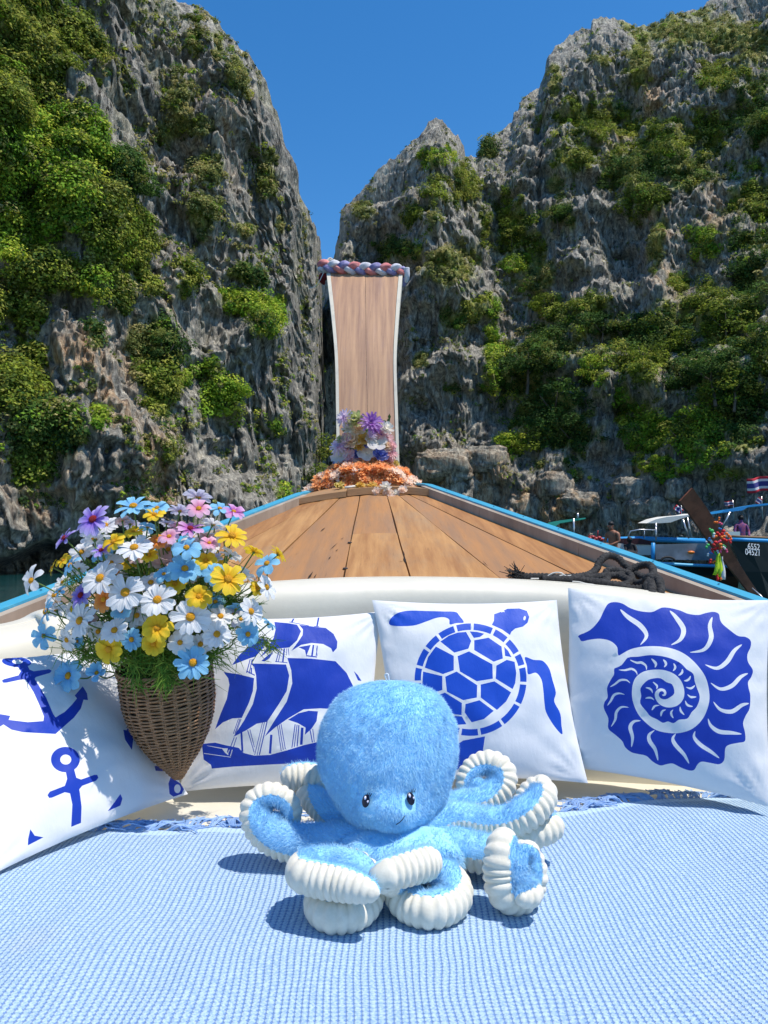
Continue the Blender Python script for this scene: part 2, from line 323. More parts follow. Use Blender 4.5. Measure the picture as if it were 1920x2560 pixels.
CR = cliff('limestone_cliff_right', np.r_[np.linspace(745, 1926, 480), np.linspace(1934, 2400, 60)], 290, RS,
           [(745, 125), (800, 108), (850, 92), (1000, 86), (1150, 84), (1280, 82), (1500, 78), (1700, 72), (1920, 64), (2400, 50)], [(745, 8), (850, 12), (1100, 20), (1250, 34), (1500, 46), (1900, 62), (2400, 60)], RB, RST, 41, cave_r,
           bumps=[(1100, 700, 130, 350, 4.), (1230, 560, 40, 180, -3.), (1560, 640, 70, 90, -3.5), (1640, 700, 40, 110, 3.5), (1500, 1030, 30, 120, 3.), (1450, 620, 60, 130, 2.), (1090, 380, 40, 80, 1.5), (1400, 960, 120, 140, 2.5), (1700, 980, 200, 120, 3.)], kpow=1.15)

# ---- growth on the rock: leaf-sized faces gathered in clumps
HUES_ = [[(.07, .105, .012), (.12, .16, .018), (.04, .065, .010), (.16, .18, .03)], [(.16, .23, .02), (.10, .19, .015), (.22, .26, .03), (.06, .12, .012)],
        [(.03, .065, .014), (.045, .09, .016), (.02, .045, .01), (.08, .1, .02)], [(.15, .17, .05), (.1, .12, .03), (.21, .2, .07), (.07, .09, .025)]]
HUES = [[(2.15 * c[0], 1.98 * c[1], 2.2 * c[2]) for c in h] for h in HUES_]
LEAF = mat('leaf green', (1, 1, 1), rough=.75, attr='tint', trans=.35, spec=.12)
def leaves(c, rad, n, size, nrm):
    """n leaf quads spread through a squashed ball at c"""
    d = rng.normal(size=(n, 3)); d /= np.linalg.norm(d, axis=1)[:, None]
    r = rad * rng.uniform(.45, 1, n)[:, None] ** .6
    q = c + d * r * np.array([1, 1, .72])
    nn = d * .8 + np.array([0, 0, .7]) + nrm * .6 + rng.normal(scale=.55, size=(n, 3)); nn /= np.linalg.norm(nn, axis=1)[:, None]
    a = np.cross(nn, rng.normal(size=(n, 3))); a /= np.linalg.norm(a, axis=1)[:, None]; b = np.cross(nn, a)
    s = size * rng.uniform(.6, 1.4, n)[:, None]; a = a * s; b = b * s * .6
    return np.stack([q - a, q - b, q + a, q + b], 1)
def growth(name, C, step, n_leaf, label):
    rows, nc = C['rows'], C['ncol']; k = (np.arange(len(C['w'])) // nc < rows)
    ok = np.where((C['w'] > .02) & k & (C['s'][:, 0] > -250) & (C['s'][:, 0] < 2200))[0]
    pick = rng.choice(ok, size=min(len(ok) // step, 8000), replace=False)
    V = []; Cc = []
    for i in pick:
        h = int(C['hue'][i]); rad = rng.uniform(.28, .95) ** 1.2 * (.6 if h == 3 else 1.) * (1 + .4 * (C['w'][i] > .6)); nl = int(n_leaf * (.8 + 1.6 * rad))
        base = np.array(HUES[h][rng.integers(4)]) if rng.random() < .8 else np.array(HUES[rng.integers(4)][rng.integers(4)])
        V.append(leaves(C['p'][i] + C['n'][i] * rad * .25 + np.array([0, 0, rad * .2]), rad, nl, .122 if h != 3 else .10, C['n'][i]))
        Cc.append(np.clip(base * rng.uniform(.7, 1.35, (nl, 1)) * np.array([1, 1, 1]) + rng.normal(scale=.006, size=(nl, 3)), .004, 1))
    tuft = fbm(C['p'], (3, 3, 3.5), 777, 3) + .4 * fbm(C['p'], (1, 1, 1), 778, 1); ok = np.where((tuft > .16) & k & (C['s'][:, 0] > -100) & (C['s'][:, 0] < 2050) & (C['s'][:, 1] < 1270))[0]
    for i in rng.choice(ok, size=min(len(ok), 3400), replace=False):
        rad = rng.uniform(.12, .38); nl = int(12 + 30 * rad); base = np.array(HUES[3 if rng.random() < .55 else rng.integers(3)][rng.integers(4)])
        V.append(leaves(C['p'][i] + C['n'][i] * .05, rad, nl, .10, C['n'][i])); Cc.append(np.clip(base * rng.uniform(.7, 1.3, (nl, 1)), .004, 1))
    V = np.concatenate(V); me = tris_mesh(name, V, LEAF, 4); face_color(me, np.concatenate(Cc), 4)
    put(name, me, kind='stuff', label=label, cat='shrubs')
growth('cliff_shrubs', CL, 6, 42, 'green shrubs and creepers growing over the ledges of the left cliff')
growth('cliff_shrubs', CR, 7, 42, 'green shrubs and bushes covering the ledges of the right cliff')

BARK = mat('grey bark', (.16, .13, .1), rough=.9, c2=(.08, .065, .05), ns=3)
def crown_mesh(name, hue, seed):
    r = np.random.default_rng(seed); V = []; Cc = []
    for k in range(16):
        c = np.array([r.uniform(-.75, .75), r.uniform(-.7, .7), r.uniform(.45, 1.3)]); rad = r.uniform(.16, .42); n = int(60 + 130 * rad)
        V.append(leaves(c, rad, n, .050, np.zeros(3))); Cc.append(np.clip(np.array(HUES[hue][r.integers(4)]) * r.uniform(.7, 1.3, (n, 1)), .004, 1))
    me = tris_mesh(name, np.concatenate(V), LEAF, 4); face_color(me, np.concatenate(Cc), 4); return me
def trunk_mesh():
    b = MB(); b.tube(catmull([(0, 0, -.5), (.03, .02, 0), (0, .03, .45), (.05, 0, .9)], 4), np.linspace(.06, .02, 13), 7)
    for a in range(5):
        d = np.array([math.cos(a * 1.3), math.sin(a * 1.3), 0]); b.tube([(0, .02, .3 + .07 * a), tuple(d * .25 + [0, 0, .55 + .05 * a]), tuple(d * .5 + [0, 0, .85 + .04 * a])], [.03, .02, .008], 5)
    return b.me('trunk', BARK)
CROWNS = {(h, k): crown_mesh('crown', h, h * 10 + k) for h in range(3) for k in range(2)}; TRUNK = trunk_mesh()
def cliff_tree(C, px, py, r, hue, label, group=None):
    d = (C['s'][:, 0] - px) ** 2 + (C['s'][:, 1] - py) ** 2; i = int(np.argmin(d)); p = C['p'][i] + C['n'][i] * .4
    t = thing('tree', label, 'tree', tuple(p - np.array([0, 0, r * .55])), group)
    c = put('crown', CROWNS[(hue, int(px) % 2)], t); u = put('trunk', TRUNK, t)
    for o in (c, u): o.matrix_parent_inverse = Matrix.Identity(4)
    t.scale = (r, r, r * .9); t.rotation_euler = (R(rng.uniform(-8, 14)), 0, rng.uniform(0, 6.28))
for a in [(790, 1130, 2.6, 0, 'small tree growing at the mouth of the dark cleft between the cliffs'), (770, 1190, 1.9, 0, 'low bush at the foot of the dark cleft beside the left cliff'),
          (555, 985, 1.9, 1, 'bright green tree hanging low on the left cliff face'), (590, 765, 2.3, 1, 'broad yellow-green tree on the ledge jutting from the left cliff'),
          (655, 805, 1.6, 0, 'green tree spilling over the right end of the left cliff ledge'), (410, 880, 2.0, 2, 'dark green tree in the middle of the left cliff'),
          (320, 455, 2.2, 2, 'olive brown tree at the edge of the upper left cliff greenery'), (400, 985, 1.5, 0, 'small tree in a gully below the dark tree of the left cliff')]:
    cliff_tree(CL, *a)
for a in [(1387, 1010, 4.0, 2, 'large dark green tree low on the right cliff above the boulders'), (1320, 915, 3.6, 2, 'round dark tree uphill of the boulders on the right cliff'),
          (1440, 1080, 3.0, 2, 'dark tree standing left of the bare rock spike'), (1290, 1115, 2.2, 1, 'light green bush at the left foot of the dark trees'), (1495, 925, 2.0, 1, 'small bright yellow-green tree above the rock spike'),
          (1352, 1110, 2.8, 0, 'mid green tree just above the shore boulders'), (1400, 540, 2.6, 2, 'dark tree crowning the pale rock wall high on the right cliff'), (1232, 850, 1.7, 1, 'narrow bright green bush in the gully right of the prow')]:
    cliff_tree(CR, *a)
for k, (x, y, r, h) in enumerate([(1610, 905, 2.8, 0), (1660, 850, 2.8, 2), (1715, 880, 2.6, 0), (1779, 945, 3., 2), (1853, 1040, 3., 2), (1624, 1080, 2.6, 1), (1700, 1105, 2.4, 0), (1750, 1035, 2.6, 1), (1680, 1160, 1.9, 1), (1830, 960, 2.6, 0), (1895, 990, 2.8, 0), (1813, 810, 3., 0), (1502, 815, 2.6, 2), (1570, 840, 2.5, 2), (1367, 763, 2.2, 0), (1890, 680, 3., 2), (1286, 590, 2.4, 0), (1900, 860, 2.8, 2), (1720, 960, 2.6, 2)]):
    cliff_tree(CR, x, y, r, h, ['green tree right of the small yellow-green tree above the rock spike', 'dark tree under the tall bare pillar of the right cliff', 'green tree just right of the foot of the bare pillar', 'dark broad tree midway down the right cliff forest', 'dark tree above the next longtail boat', 'bright bush just right of the bare rock spike', 'green tree low down behind the red brown stem', 'bright bush in the middle of the lower right forest', 'lowest bright bush above the shore boulders', 'green tree uphill of the striped flag', 'green tree at the right edge above the striped flag', 'green tree right of the bare pillar, halfway up', 'dark bushy tree at the foot of the shaded rock wall', 'dark tree between the shaded wall and the bare pillar', 'green bush on the small ledge left of the shaded wall', 'dark tree high at the right edge of the cliff', 'green tree growing out of the steep gully right of the pinnacle', 'dark tree at the right edge, level with the prow top', 'dark tree tucked above the bright middle bush'][k], 'trees in the forest on the right cliff slope')
# ------------------------------------------------------------------ the longtail boat under the camera
def wood(name, a, b2, stt, rough=.55, bump=.35, grey=None, scale=1., gs=(2.2, .45, .3)):
    m = mat(name, a, rough=rough, c2=b2, ns=3.2 * scale, st=stt, lo=.33, hi=.68, bump=bump, bs=9 * scale, bst=stt, bdist=.004, spec=.35)
    t = m.node_tree; N = t.nodes; L = t.links; b = N['Principled BSDF']; src = b.inputs['Base Color'].links[0].from_socket
    tc = N.new('ShaderNodeTexCoord'); g = grey or (.26, .21, .15)
    for s, sv, c, lo, hi, k in ((1.6, gs, g, .54, .72, .5), (16, stt, (.10, .045, .018), .60, .78, .75), (5., gs, (.50, .30, .14), .58, .78, .3)):
        mp = N.new('ShaderNodeMapping'); mp.inputs['Scale'].default_value = sv; mp.inputs['Location'].default_value = (s, 3.1, 0); L.new(tc.outputs['Object'], mp.inputs[0])
        n = N.new('ShaderNodeTexNoise'); n.inputs['Scale'].default_value = s; n.inputs['Detail'].default_value = 7; n.inputs['Roughness'].default_value = .7; L.new(mp.outputs[0], n.inputs[0])
        r = N.new('ShaderNodeMapRange'); r.inputs[1].default_value = lo; r.inputs[2].default_value = hi; r.inputs[4].default_value = k; L.new(n.outputs[0], r.inputs[0])
        mx = N.new('ShaderNodeMix'); mx.data_type = 'RGBA'; L.new(r.outputs[0], mx.inputs['Factor']); L.new(src, mx.inputs['A']); mx.inputs['B'].default_value = (*c, 1); src = mx.outputs['Result']
    L.new(src, b.inputs['Base Color']); return m
DECK = [wood('deck teak', (.48, .235, .08), (.28, .12, .038), (7, .5, .5)), wood('deck teak pale', (.52, .275, .10), (.33, .15, .05), (7, .5, .5)), wood('deck teak worn', (.45, .21, .07), (.31, .17, .085), (6, .4, .4))]
GREYW = wood('weathered wood', (.42, .35, .27), (.27, .21, .155), (6, .6, .6), rough=.8)
BLUEP = mat('sky blue paint', (.055, .34, .50), rough=.45, c2=(.12, .42, .54), ns=14, lo=.55, hi=.7, bump=.15, bs=40, bdist=.003)
HULLP = mat('dark hull paint', (.02, .015, .012), rough=.5)
boat = thing('longtail_boat', 'brown planked bow deck and tall prow board of the wooden longtail boat we sit in', 'boat', (0, 2.5, WZ))

RY = 2.15
NL, FL = P(-40, 1546, RY), P(760, 1235, 4.9)   # left rail, near and far
NR, FR = P(1960, 1533, RY), P(1060, 1213, 4.9)
def rail(Y, side):
    a, b = (NL, FL) if side < 0 else (NR, FR); t = (Y - RY) / (4.9 - RY)
    if t > 1: a, b, t = b, np.array([-.16 if side < 0 else -.02, 5.75, 1.11]), (Y - 4.9) / .85
    return a + (b - a) * t
def deck_z(x, Y):
    l, r = rail(Y, -1), rail(Y, 1); xc = (l[0] + r[0]) / 2; hw = (r[0] - l[0]) / 2; u = (x - xc) / hw
    zr = (l[2] + r[2]) / 2 + (r[2] - l[2]) / 2 * u
    return zr - .050 + .036 * (1 - u * u)
def on_deck(px, py):
    d = ray(px, py); lo = None
    for k in range(1200):
        Y = 1.0 + k * .004; p = d * (Y / d[1]); p[2] += CH; g = p[2] - deck_z(p[0], Y)
        if lo is not None and lo > 0 >= g: return p
        lo = g
    return P(px, py, 4.8)
edge_pts = [(-1.5, .2, .37), (-1.46, .9, .37), (-1.34, 1.5, .38)] + [tuple(P(-40, 1572, 2.02)), tuple(P(110, 1528, 2.14)), tuple(P(330, 1490, 2.23)), tuple(P(700, 1459, 2.27)), tuple(P(950, 1449, 2.31)), tuple(P(1250, 1453, 2.31)), tuple(P(1520, 1472, 2.25)), tuple(P(1786, 1508, 2.20)), tuple(P(1960, 1545, 2.09))] + [(1.36, 1.6, .39), (1.48, 1., .38), (1.5, .2, .38)]
E = catmull(edge_pts, 8)
def bolster_y(x):
    k = slice(12, len(E) - 12); return float(np.interp(x, E[k, 0], E[k, 1]))
Z7 = lambda x, y: (560 + x / 2.242, 1200 + y / 2.242)
seams = [((520, 128), (60, 375)), ((620, 128), (340, 395)), ((755, 124), (667, 560)), ((925, 124), (1045, 555)), ((1025, 122), (1555, 553)), ((1120, 120), (1655, 378))]
SL = []
for a, b in seams:
    A, B = on_deck(*Z7(*a)), on_deck(*Z7(*b)); k = (A[0] - B[0]) / (A[1] - B[1]); SL.append((B[0] - k * B[1], k))
edges = ['L'] + SL + ['R']
def ex(e, Y): return rail(Y, -1)[0] + .03 if e == 'L' else rail(Y, 1)[0] - .03 if e == 'R' else e[0] + e[1] * Y
def plank(a, b, y0, y1, m, dz=0, gap=.0030):
    vs = []; fs = []; ny, nx = 26, 4
    yn = max(y0, min(bolster_y(ex(a, 2.2)), bolster_y(ex(b, 2.2))) - .07)
    for i in range(ny + 1):
        Y = yn + (y1 - yn) * i / ny; xa, xb = ex(a, Y) + gap, ex(b, Y) - gap
        wob = .0012 * math.sin(Y * 5 + dz * 900)
        for j in range(nx + 1):
            x = xa + (xb - xa) * j / nx + wob; e = .0022 if j in (0, nx) else 0
            vs.append((x, Y, deck_z(x, Y) + dz - e))
        vs.append((xa + wob, Y, deck_z(xa, Y) - .022)); vs.append((xb + wob, Y, deck_z(xb, Y) - .022))
    w = nx + 3
    for i in range(ny):
        for j in range(nx): fs.append((i * w + j, i * w + j + 1, (i + 1) * w + j + 1, (i + 1) * w + j))
        fs.append((i * w + nx + 1, i * w, (i + 1) * w, (i + 1) * w + nx + 1)); fs.append((i * w + nx, i * w + nx + 2, (i + 1) * w + nx + 2, (i + 1) * w + nx))
    fs.append(tuple([nx + 1] + [nx + 2] + list(range(nx, -1, -1)))); k = ny * w; fs.append(tuple(list(range(k, k + nx + 1)) + [k + nx + 2, k + nx + 1]))
    put('plank', mesh('plank', vs, fs, m, False), boat)
yj = on_deck(*Z7(850, 300))[1]
for i in range(len(edges) - 1):
    dz = [0, .0015, -.001, 0, .001, -.0012, 0][i]
    if i == 3: plank(edges[3], edges[4], .6, yj - .002, DECK[1], .0015); plank(edges[3], edges[4], yj + .002, 4.86, DECK[2], -.001)
    else: plank(edges[i], edges[i + 1], .6, 4.86, DECK[i % 3], dz)
# dark iron bolts let into the seams
bolt = MB()
for x, y in ((705, 352), (680, 497)):
    p = on_deck(*Z7(x, y)); bolt = MB(); bolt.ball(p + [0, 0, .001], (.010, .014, .004), 10, 5); put('bolt', bolt.me('bolt', mat('iron', (.06, .05, .05), rough=.7)), boat)
cracks = MB()
for x0, y0, x1, y1, w in [(540, 292, 568, 268, .006), (462, 570, 500, 515, .008), (585, 448, 600, 430, .005), (625, 402, 640, 390, .004), (978, 458, 1010, 456, .007), (1008, 430, 1018, 470, .010), (500, 560, 520, 528, .004), (655, 335, 672, 325, .004), (590, 398, 640, 352, .003), (1450, 455, 1480, 490, .003), (1575, 65, 1590, 62, .003), (1005, 400, 1012, 440, .006)]:
    A, B = on_deck(*Z7(x0, y0)), on_deck(*Z7(x1, y1)); d = B - A; n = np.array([d[1], -d[0], 0]); n /= np.linalg.norm(n); M_ = (A + B) / 2
    up = np.array([0, 0, .0026]); q = [A + up, M_ + n * w / 2 + up, B + up, M_ - n * w / 2 + up]
    cracks.add(q, [(0, 1, 2, 3)])
put('crack', cracks.me('crack', mat('open crack in wood', (.02, .012, .008), rough=1), False), boat, kind='stuff')

# two-piece board lying across the forward end of the deck
CAPW = wood('cap board', (.42, .25, .12), (.33, .18, .08), (.6, 5, 5))
def capz(x, Y): return deck_z(x, min(Y, 4.9)) + .004
def cap(xs, y0f, y1, m, th=.035):
    vs = []; fs = []
    for x in xs:
        y0 = y0f(x)
        for Y, z in ((y0, 0), (y0, th), (y1, th + .02), (y1, 0)): vs.append((x, Y, capz(x, Y) + z))
    n = len(xs)
    for i in range(n - 1):
        for j in range(4): fs.append((i * 4 + j, (i + 1) * 4 + j, (i + 1) * 4 + (j + 1) % 4, i * 4 + (j + 1) % 4))
    fs += [(3, 2, 1, 0), tuple((n - 1) * 4 + j for j in range(4))]
    put('cap_board', mesh('cap_board', vs, fs, m, False), boat)
xl, xr = rail(4.8, -1)[0] + .03, rail(4.8, 1)[0] - .03
cap(np.linspace(xl - .03, xl + .27, 12), lambda x: 4.70, 4.99, CAPW)
cap(np.linspace(xl + .275, xr + .03, 26), lambda x: 4.735 - .02 * math.sin((x - xl) * 9), 5.2, CAPW, .042)

def strip(side, o0, o1, z0, z1, y0, y1, n=60, wob=0):
    vs = []; fs = []
    for i in range(n + 1):
        Y = y0 + (y1 - y0) * i / n; r = rail(Y, side); s = side
        xa, xb = r[0] + s * o0, r[0] + s * o1; dz = wob * math.sin(Y * 7) + wob * .6 * math.sin(Y * 17)
        vs += [(xa, Y, r[2] + z0 + dz), (xb, Y, r[2] + z0 + dz), (xb, Y, r[2] + z1 + dz), (xa, Y, r[2] + z1 + dz)]
    for i in range(n):
        for j in range(4): fs.append((i * 4 + j, i * 4 + (j + 1) % 4, (i + 1) * 4 + (j + 1) % 4, (i + 1) * 4 + j))
    fs += [(0, 3, 2, 1), (n * 4, n * 4 + 1, n * 4 + 2, n * 4 + 3)]
    return vs, fs
for s in (-1, 1):
    v, f = strip(s, -.004, .044, -.004, .009, 1.3, 5.6); put('gunwale_rail', mesh('gunwale_rail', v, f, BLUEP, False), boat)
    cuts = [1.3, 2.02, 2.30, 3.1, 3.9, 4.86] if s > 0 else [1.3, 1.92, 2.7, 3.6, 4.86]
    for a, b in zip(cuts[:-1], cuts[1:]):
        v, f = strip(s, -.034, -.006, -.075, .001, a + .0015, b - .0015, 16); put('coaming_board', mesh('coaming_board', v, f, GREYW, False), boat)
    vs = []; fs = []
    for i in range(41):
        Y = .3 + 5.3 * i / 40; r = rail(max(Y, .3), s); k = .75 - .35 * max(0, (Y - 4) / 1.6)
        vs += [(r[0] + s * .03, Y, r[2] - .008), (r[0] + s * -.02, Y, (r[2] + WZ) / 2), (r[0] * k, Y - .0, WZ - .2)]
    for i in range(40):
        for j in range(2): fs.append((i * 3 + j, i * 3 + j + 1, (i + 1) * 3 + j + 1, (i + 1) * 3 + j))
    put('hull_side', mesh('hull_side', vs, fs, HULLP), boat)
nail = MB()
for s in (-1, 1):
    for Y in np.arange(1.8, 5, .31):
        r = rail(Y, s); nail.ball((r[0] + s * .022, Y, r[2] + .0125), (.004, .006, .0012), 6, 4)
put('nail_heads', nail.me('nail_heads', mat('nail', (.03, .08, .12))), boat, kind='stuff')

# prow board: two planks and a pale edge strip each side, curving up and away
BOARDW = wood('prow wood', (.52, .30, .165), (.28, .15, .095), (7, .3, .3), grey=(.34, .22, .20), scale=1.2, bump=.25, gs=(3, .5, .5))
TRIM = mat('chalky trim', (.60, .555, .45), rough=.8, c2=(.44, .41, .35), ns=9, lo=.5, hi=.8)
pk = [(1230, 5.25, 848, 995), (1170, 5.33, 843, 998), (1050, 5.48, 841, 995), (900, 5.72, 838, 991), (790, 6.0, 829, 997), (720, 6.25, 821, 1003), (668, 6.48, 815, 1008)]
pkc = catmull([(a, b, c, d) for a, b, c, d in pk], 6)
Lf = np.array([P(q[2], q[0], q[1]) for q in pkc]); Rt = np.array([P(q[3], q[0], q[1]) for q in pkc])
tg = np.gradient((Lf + Rt) / 2, axis=0); tg /= np.linalg.norm(tg, axis=1)[:, None]; bn = np.cross(tg, [1, 0, 0]); bn /= np.linalg.norm(bn, axis=1)[:, None]
bn *= np.where(bn[:, 1:2] > 0, 1, -1)
def slab(name, u0, u1, d0, d1, m, nx=6, par=None, rise=0):
    vs = []; fs = []
    for i in range(len(Lf)):
        row = []
        for j in range(nx + 1):
            u = u0(i) + (u1(i) - u0(i)) * j / nx; row.append(Lf[i] + (Rt[i] - Lf[i]) * u + bn[i] * d0)
        for j in range(nx, -1, -1):
            u = u0(i) + (u1(i) - u0(i)) * j / nx; row.append(Lf[i] + (Rt[i] - Lf[i]) * u + bn[i] * d1)
        vs += row
    w = 2 * nx + 2
    for i in range(len(Lf) - 1):
        for j in range(w): fs.append((i * w + j, i * w + (j + 1) % w, (i + 1) * w + (j + 1) % w, (i + 1) * w + j))
    fs += [tuple(range(w))[::-1], tuple((len(Lf) - 1) * w + j for j in range(w))]
    put(name, mesh(name, vs, fs, m, False), par or boat)
slab('prow_plank', lambda i: .05, lambda i: .5065, 0, .07, BOARDW); slab('prow_plank', lambda i: .5105, lambda i: .95, .001, .07, BOARDW)
slab('edge_trim', lambda i: -.002, lambda i: .048, -.006, .085, TRIM, 1); slab('edge_trim', lambda i: .952, lambda i: 1.002, -.006, .085, TRIM, 1)

# ------------------------------------------------------------------ seat cushion and curved bolster
VINYL = mat('cream vinyl', (.71, .665, .55), rough=.42, c2=(.67, .63, .52), ns=6, lo=.4, hi=.6, bump=.12, bs=5, bdist=.02, spec=.45)
def ring_in(e, d, z):  # offset towards the seat
    t = np.gradient(e, axis=0); n = np.stack([t[:, 1], -t[:, 0], 0 * t[:, 0]], 1); n /= np.linalg.norm(n, axis=1)[:, None]
    q = e + n * d; q[:, 2] = z; return q
prof = [(-.03, -.10), (-.012, -.012), (0, 0), (.03, .010), (.10, .008), (.16, -.004), (.185, -.022), (.197, -.055), (.200, -.10), (.206, -.2), (.215, -.3), (.222, -.42), (.222, -.56)]
prof = [(a, b) for a, b in catmull([(a, b, 0) for a, b in prof], 3)[:, :2]]
V = np.concatenate([ring_in(E, a, np.maximum(E[:, 2] + b * (E[:, 2] + .06) / .56 if b < -.1 else E[:, 2] + b, -.06)) for a, b in prof])
n = len(E); fs = [(i * n + j, i * n + j + 1, (i + 1) * n + j + 1, (i + 1) * n + j) for i in range(len(prof) - 1) for j in range(n - 1)]
bol = put('backrest_bolster', mesh('backrest_bolster', V, fs, VINYL), label='curved cream vinyl backrest bolster wrapped round the front of the seat', cat='backrest')
sm = MB(); q = ring_in(E, .085, E[:, 2] + .0095); sm.tube(q, .0016, 5); put('seam_piping', sm.me('seam_piping', VINYL), bol)
gx, gy = np.meshgrid(np.linspace(-1.6, 1.6, 90), np.linspace(-.3, 2.35, 80)); gp = np.stack([gx.ravel(), gy.ravel(), gx.ravel() * 0], 1)
def seat_z(p): return .006 * fbm(p, (.5, .5, .5), 91, 2) - .003
gp[:, 2] = seat_z(gp); idx = np.arange(90 * 80).reshape(80, 90)
put('seat_cushion', mesh('seat_cushion', gp, np.stack([idx[:-1, :-1], idx[:-1, 1:], idx[1:, 1:], idx[1:, :-1]], -1).reshape(-1, 4), VINYL), label='wide cream vinyl seat cushion between the backrest and the blue blanket', cat='cushion')

# ------------------------------------------------------------------ towel
back_px = [(-200, 2140), (20, 2100), (160, 2078), (300, 2066), (420, 2068), (520, 2058), (640, 2062), (800, 2050), (1000, 2045), (1200, 2036), (1400, 2026), (1500, 2012), (1620, 1996), (1740, 1990), (1860, 1984), (2100, 1970)]
bk = catmull([PZ(x, y, .012) for x, y in back_px], 12); bx_ = bk[:, 0]; by_ = bk[:, 1]
NX, NY = 260, 200
sx = np.linspace(-1.15, 1.28, NX); v = np.linspace(0, 1, NY) ** 1.0
TX, TV = np.meshgrid(sx, v); TYb = np.interp(TX, bx_, by_); TY = .32 + (TYb - .32) * TV
tp = np.stack([TX.ravel(), TY.ravel(), TX.ravel() * 0], 1)
wr = .016 * fbm(tp * [1, .55, 1], (.16, .16, 1), 131, 3) + .006 * fbm(tp, (.35, .35, 1), 77, 2)
wr = wr * np.clip(((TYb - TY).ravel() - .01) / .12, 0, 1)
tp[:, 2] = .011 + seat_z(tp) + np.maximum(wr, -.004) * (.35 + .65 * np.clip(np.abs(tp[:, 0]) * 2 - .2, 0, 1)) 
idx = np.arange(NX * NY).reshape(NY, NX); fs = np.stack([idx[:-1, :-1], idx[:-1, 1:], idx[1:, 1:], idx[1:, :-1]], -1).reshape(-1, 4)
def waffle():
    m = bpy.data.materials.new('blue waffle weave'); m.use_nodes = True; t = m.node_tree; N = t.nodes; L = t.links; b = N['Principled BSDF']
    b.inputs['Roughness'].default_value = .95; b.inputs['Specular IOR Level'].default_value = .1; b.inputs['Sheen Weight'].default_value = .15
    tc = N.new('ShaderNodeTexCoord'); uv = N.new('ShaderNodeUVMap'); uv.uv_map = 'weave'
    sp = N.new('ShaderNodeSeparateXYZ'); L.new(uv.outputs[0], sp.inputs[0])
    def mth(op, a, b2=None, c=None):
        n = N.new('ShaderNodeMath'); n.operation = op
        for i, q in enumerate((a, b2, c)):
            if q is None: continue
            if isinstance(q, (int, float)): n.inputs[i].default_value = q
            else: L.new(q, n.inputs[i])
        return n.outputs[0]
    fx = mth('ABSOLUTE', mth('SUBTRACT', mth('FRACT', sp.outputs[0]), .5)); fy = mth('ABSOLUTE', mth('SUBTRACT', mth('FRACT', sp.outputs[1]), .5))
    def sm(v, lo, hi):
        r = N.new('ShaderNodeMapRange'); r.interpolation_type = 'SMOOTHSTEP'; L.new(v, r.inputs[0]); r.inputs[1].default_value = lo; r.inputs[2].default_value = hi; r.inputs[3].default_value = 1; r.inputs[4].default_value = 0; return r.outputs[0]
    vbar = mth('MULTIPLY', sm(fx, .05, .14), sm(fy, .30, .44)); hbar = mth('MULTIPLY', sm(fx, .20, .30), sm(fy, .06, .17)); line = mth('MULTIPLY', sm(fx, .03, .11), .45)
    mark = mth('MAXIMUM', mth('MAXIMUM', vbar, hbar), line)
    n1 = N.new('ShaderNodeTexNoise'); n1.inputs['Scale'].default_value = 260; L.new(tc.outputs['Object'], n1.inputs[0])
    n2 = N.new('ShaderNodeTexNoise'); n2.inputs['Scale'].default_value = 3; n2.inputs['Detail'].default_value = 5; L.new(tc.outputs['Object'], n2.inputs[0])
    base = N.new('ShaderNodeMix'); base.data_type = 'RGBA'; base.inputs['A'].default_value = (.275, .415, .59, 1); base.inputs['B'].default_value = (.46, .595, .70, 1)
    r = N.new('ShaderNodeMapRange'); r.inputs[1].default_value = .36; r.inputs[2].default_value = .64; L.new(n1.outputs[0], r.inputs[0]); L.new(r.outputs[0], base.inputs['Factor'])
    # faint tan stains
    r2 = N.new('ShaderNodeMapRange'); r2.inputs[1].default_value = .63; r2.inputs[2].default_value = .8; r2.inputs[4].default_value = .5; L.new(n2.outputs[0], r2.inputs[0])
    st = N.new('ShaderNodeMix'); st.data_type = 'RGBA'; L.new(r2.outputs[0], st.inputs['Factor']); L.new(base.outputs['Result'], st.inputs['A']); st.inputs['B'].default_value = (.55, .55, .48, 1)
    mx = N.new('ShaderNodeMix'); mx.data_type = 'RGBA'; L.new(mth('MULTIPLY', mark, .88), mx.inputs['Factor']); L.new(st.outputs['Result'], mx.inputs['A']); mx.inputs['B'].default_value = (.12, .25, .55, 1)
    # plain selvedge near the fringe
    vc = N.new('ShaderNodeVertexColor'); vc.layer_name = 'selvedge'; m3 = N.new('ShaderNodeMix'); m3.data_type = 'RGBA'; L.new(vc.outputs[0], m3.inputs['Factor']); L.new(mx.outputs['Result'], m3.inputs['A']); m3.inputs['B'].default_value = (.46, .62, .80, 1)
    L.new(m3.outputs['Result'], b.inputs['Base Color'])
    h = mth('MULTIPLY', mth('ADD', mth('MULTIPLY', mark, -1.), mth('MULTIPLY', n1.outputs[0], .5)), 1.)
    bp = N.new('ShaderNodeBump'); bp.inputs['Distance'].default_value = .003; bp.inputs['Strength'].default_value = .8; L.new(h, bp.inputs['Height']); L.new(bp.outputs[0], b.inputs['Normal'])
    return m
me = mesh('blanket', tp, fs, waffle())
wx = tp[:, 0] + .016 * fbm(tp, (.22, .3, 1), 201, 3) + .005 * fbm(tp, (.07, .12, 1), 211, 2); wy = tp[:, 1] + .014 * fbm(tp, (.25, .25, 1), 205, 2) - (TYb.ravel() - 1.75) * .7
uvl = me.uv_layers.new(name='weave'); li = np.empty(len(me.loops), np.int32); me.loops.foreach_get('vertex_index', li)
uvs = np.stack([wx / .0103, wy / .0088], 1)[li]; uvl.data.foreach_set('uv', uvs.astype(np.float32).ravel())
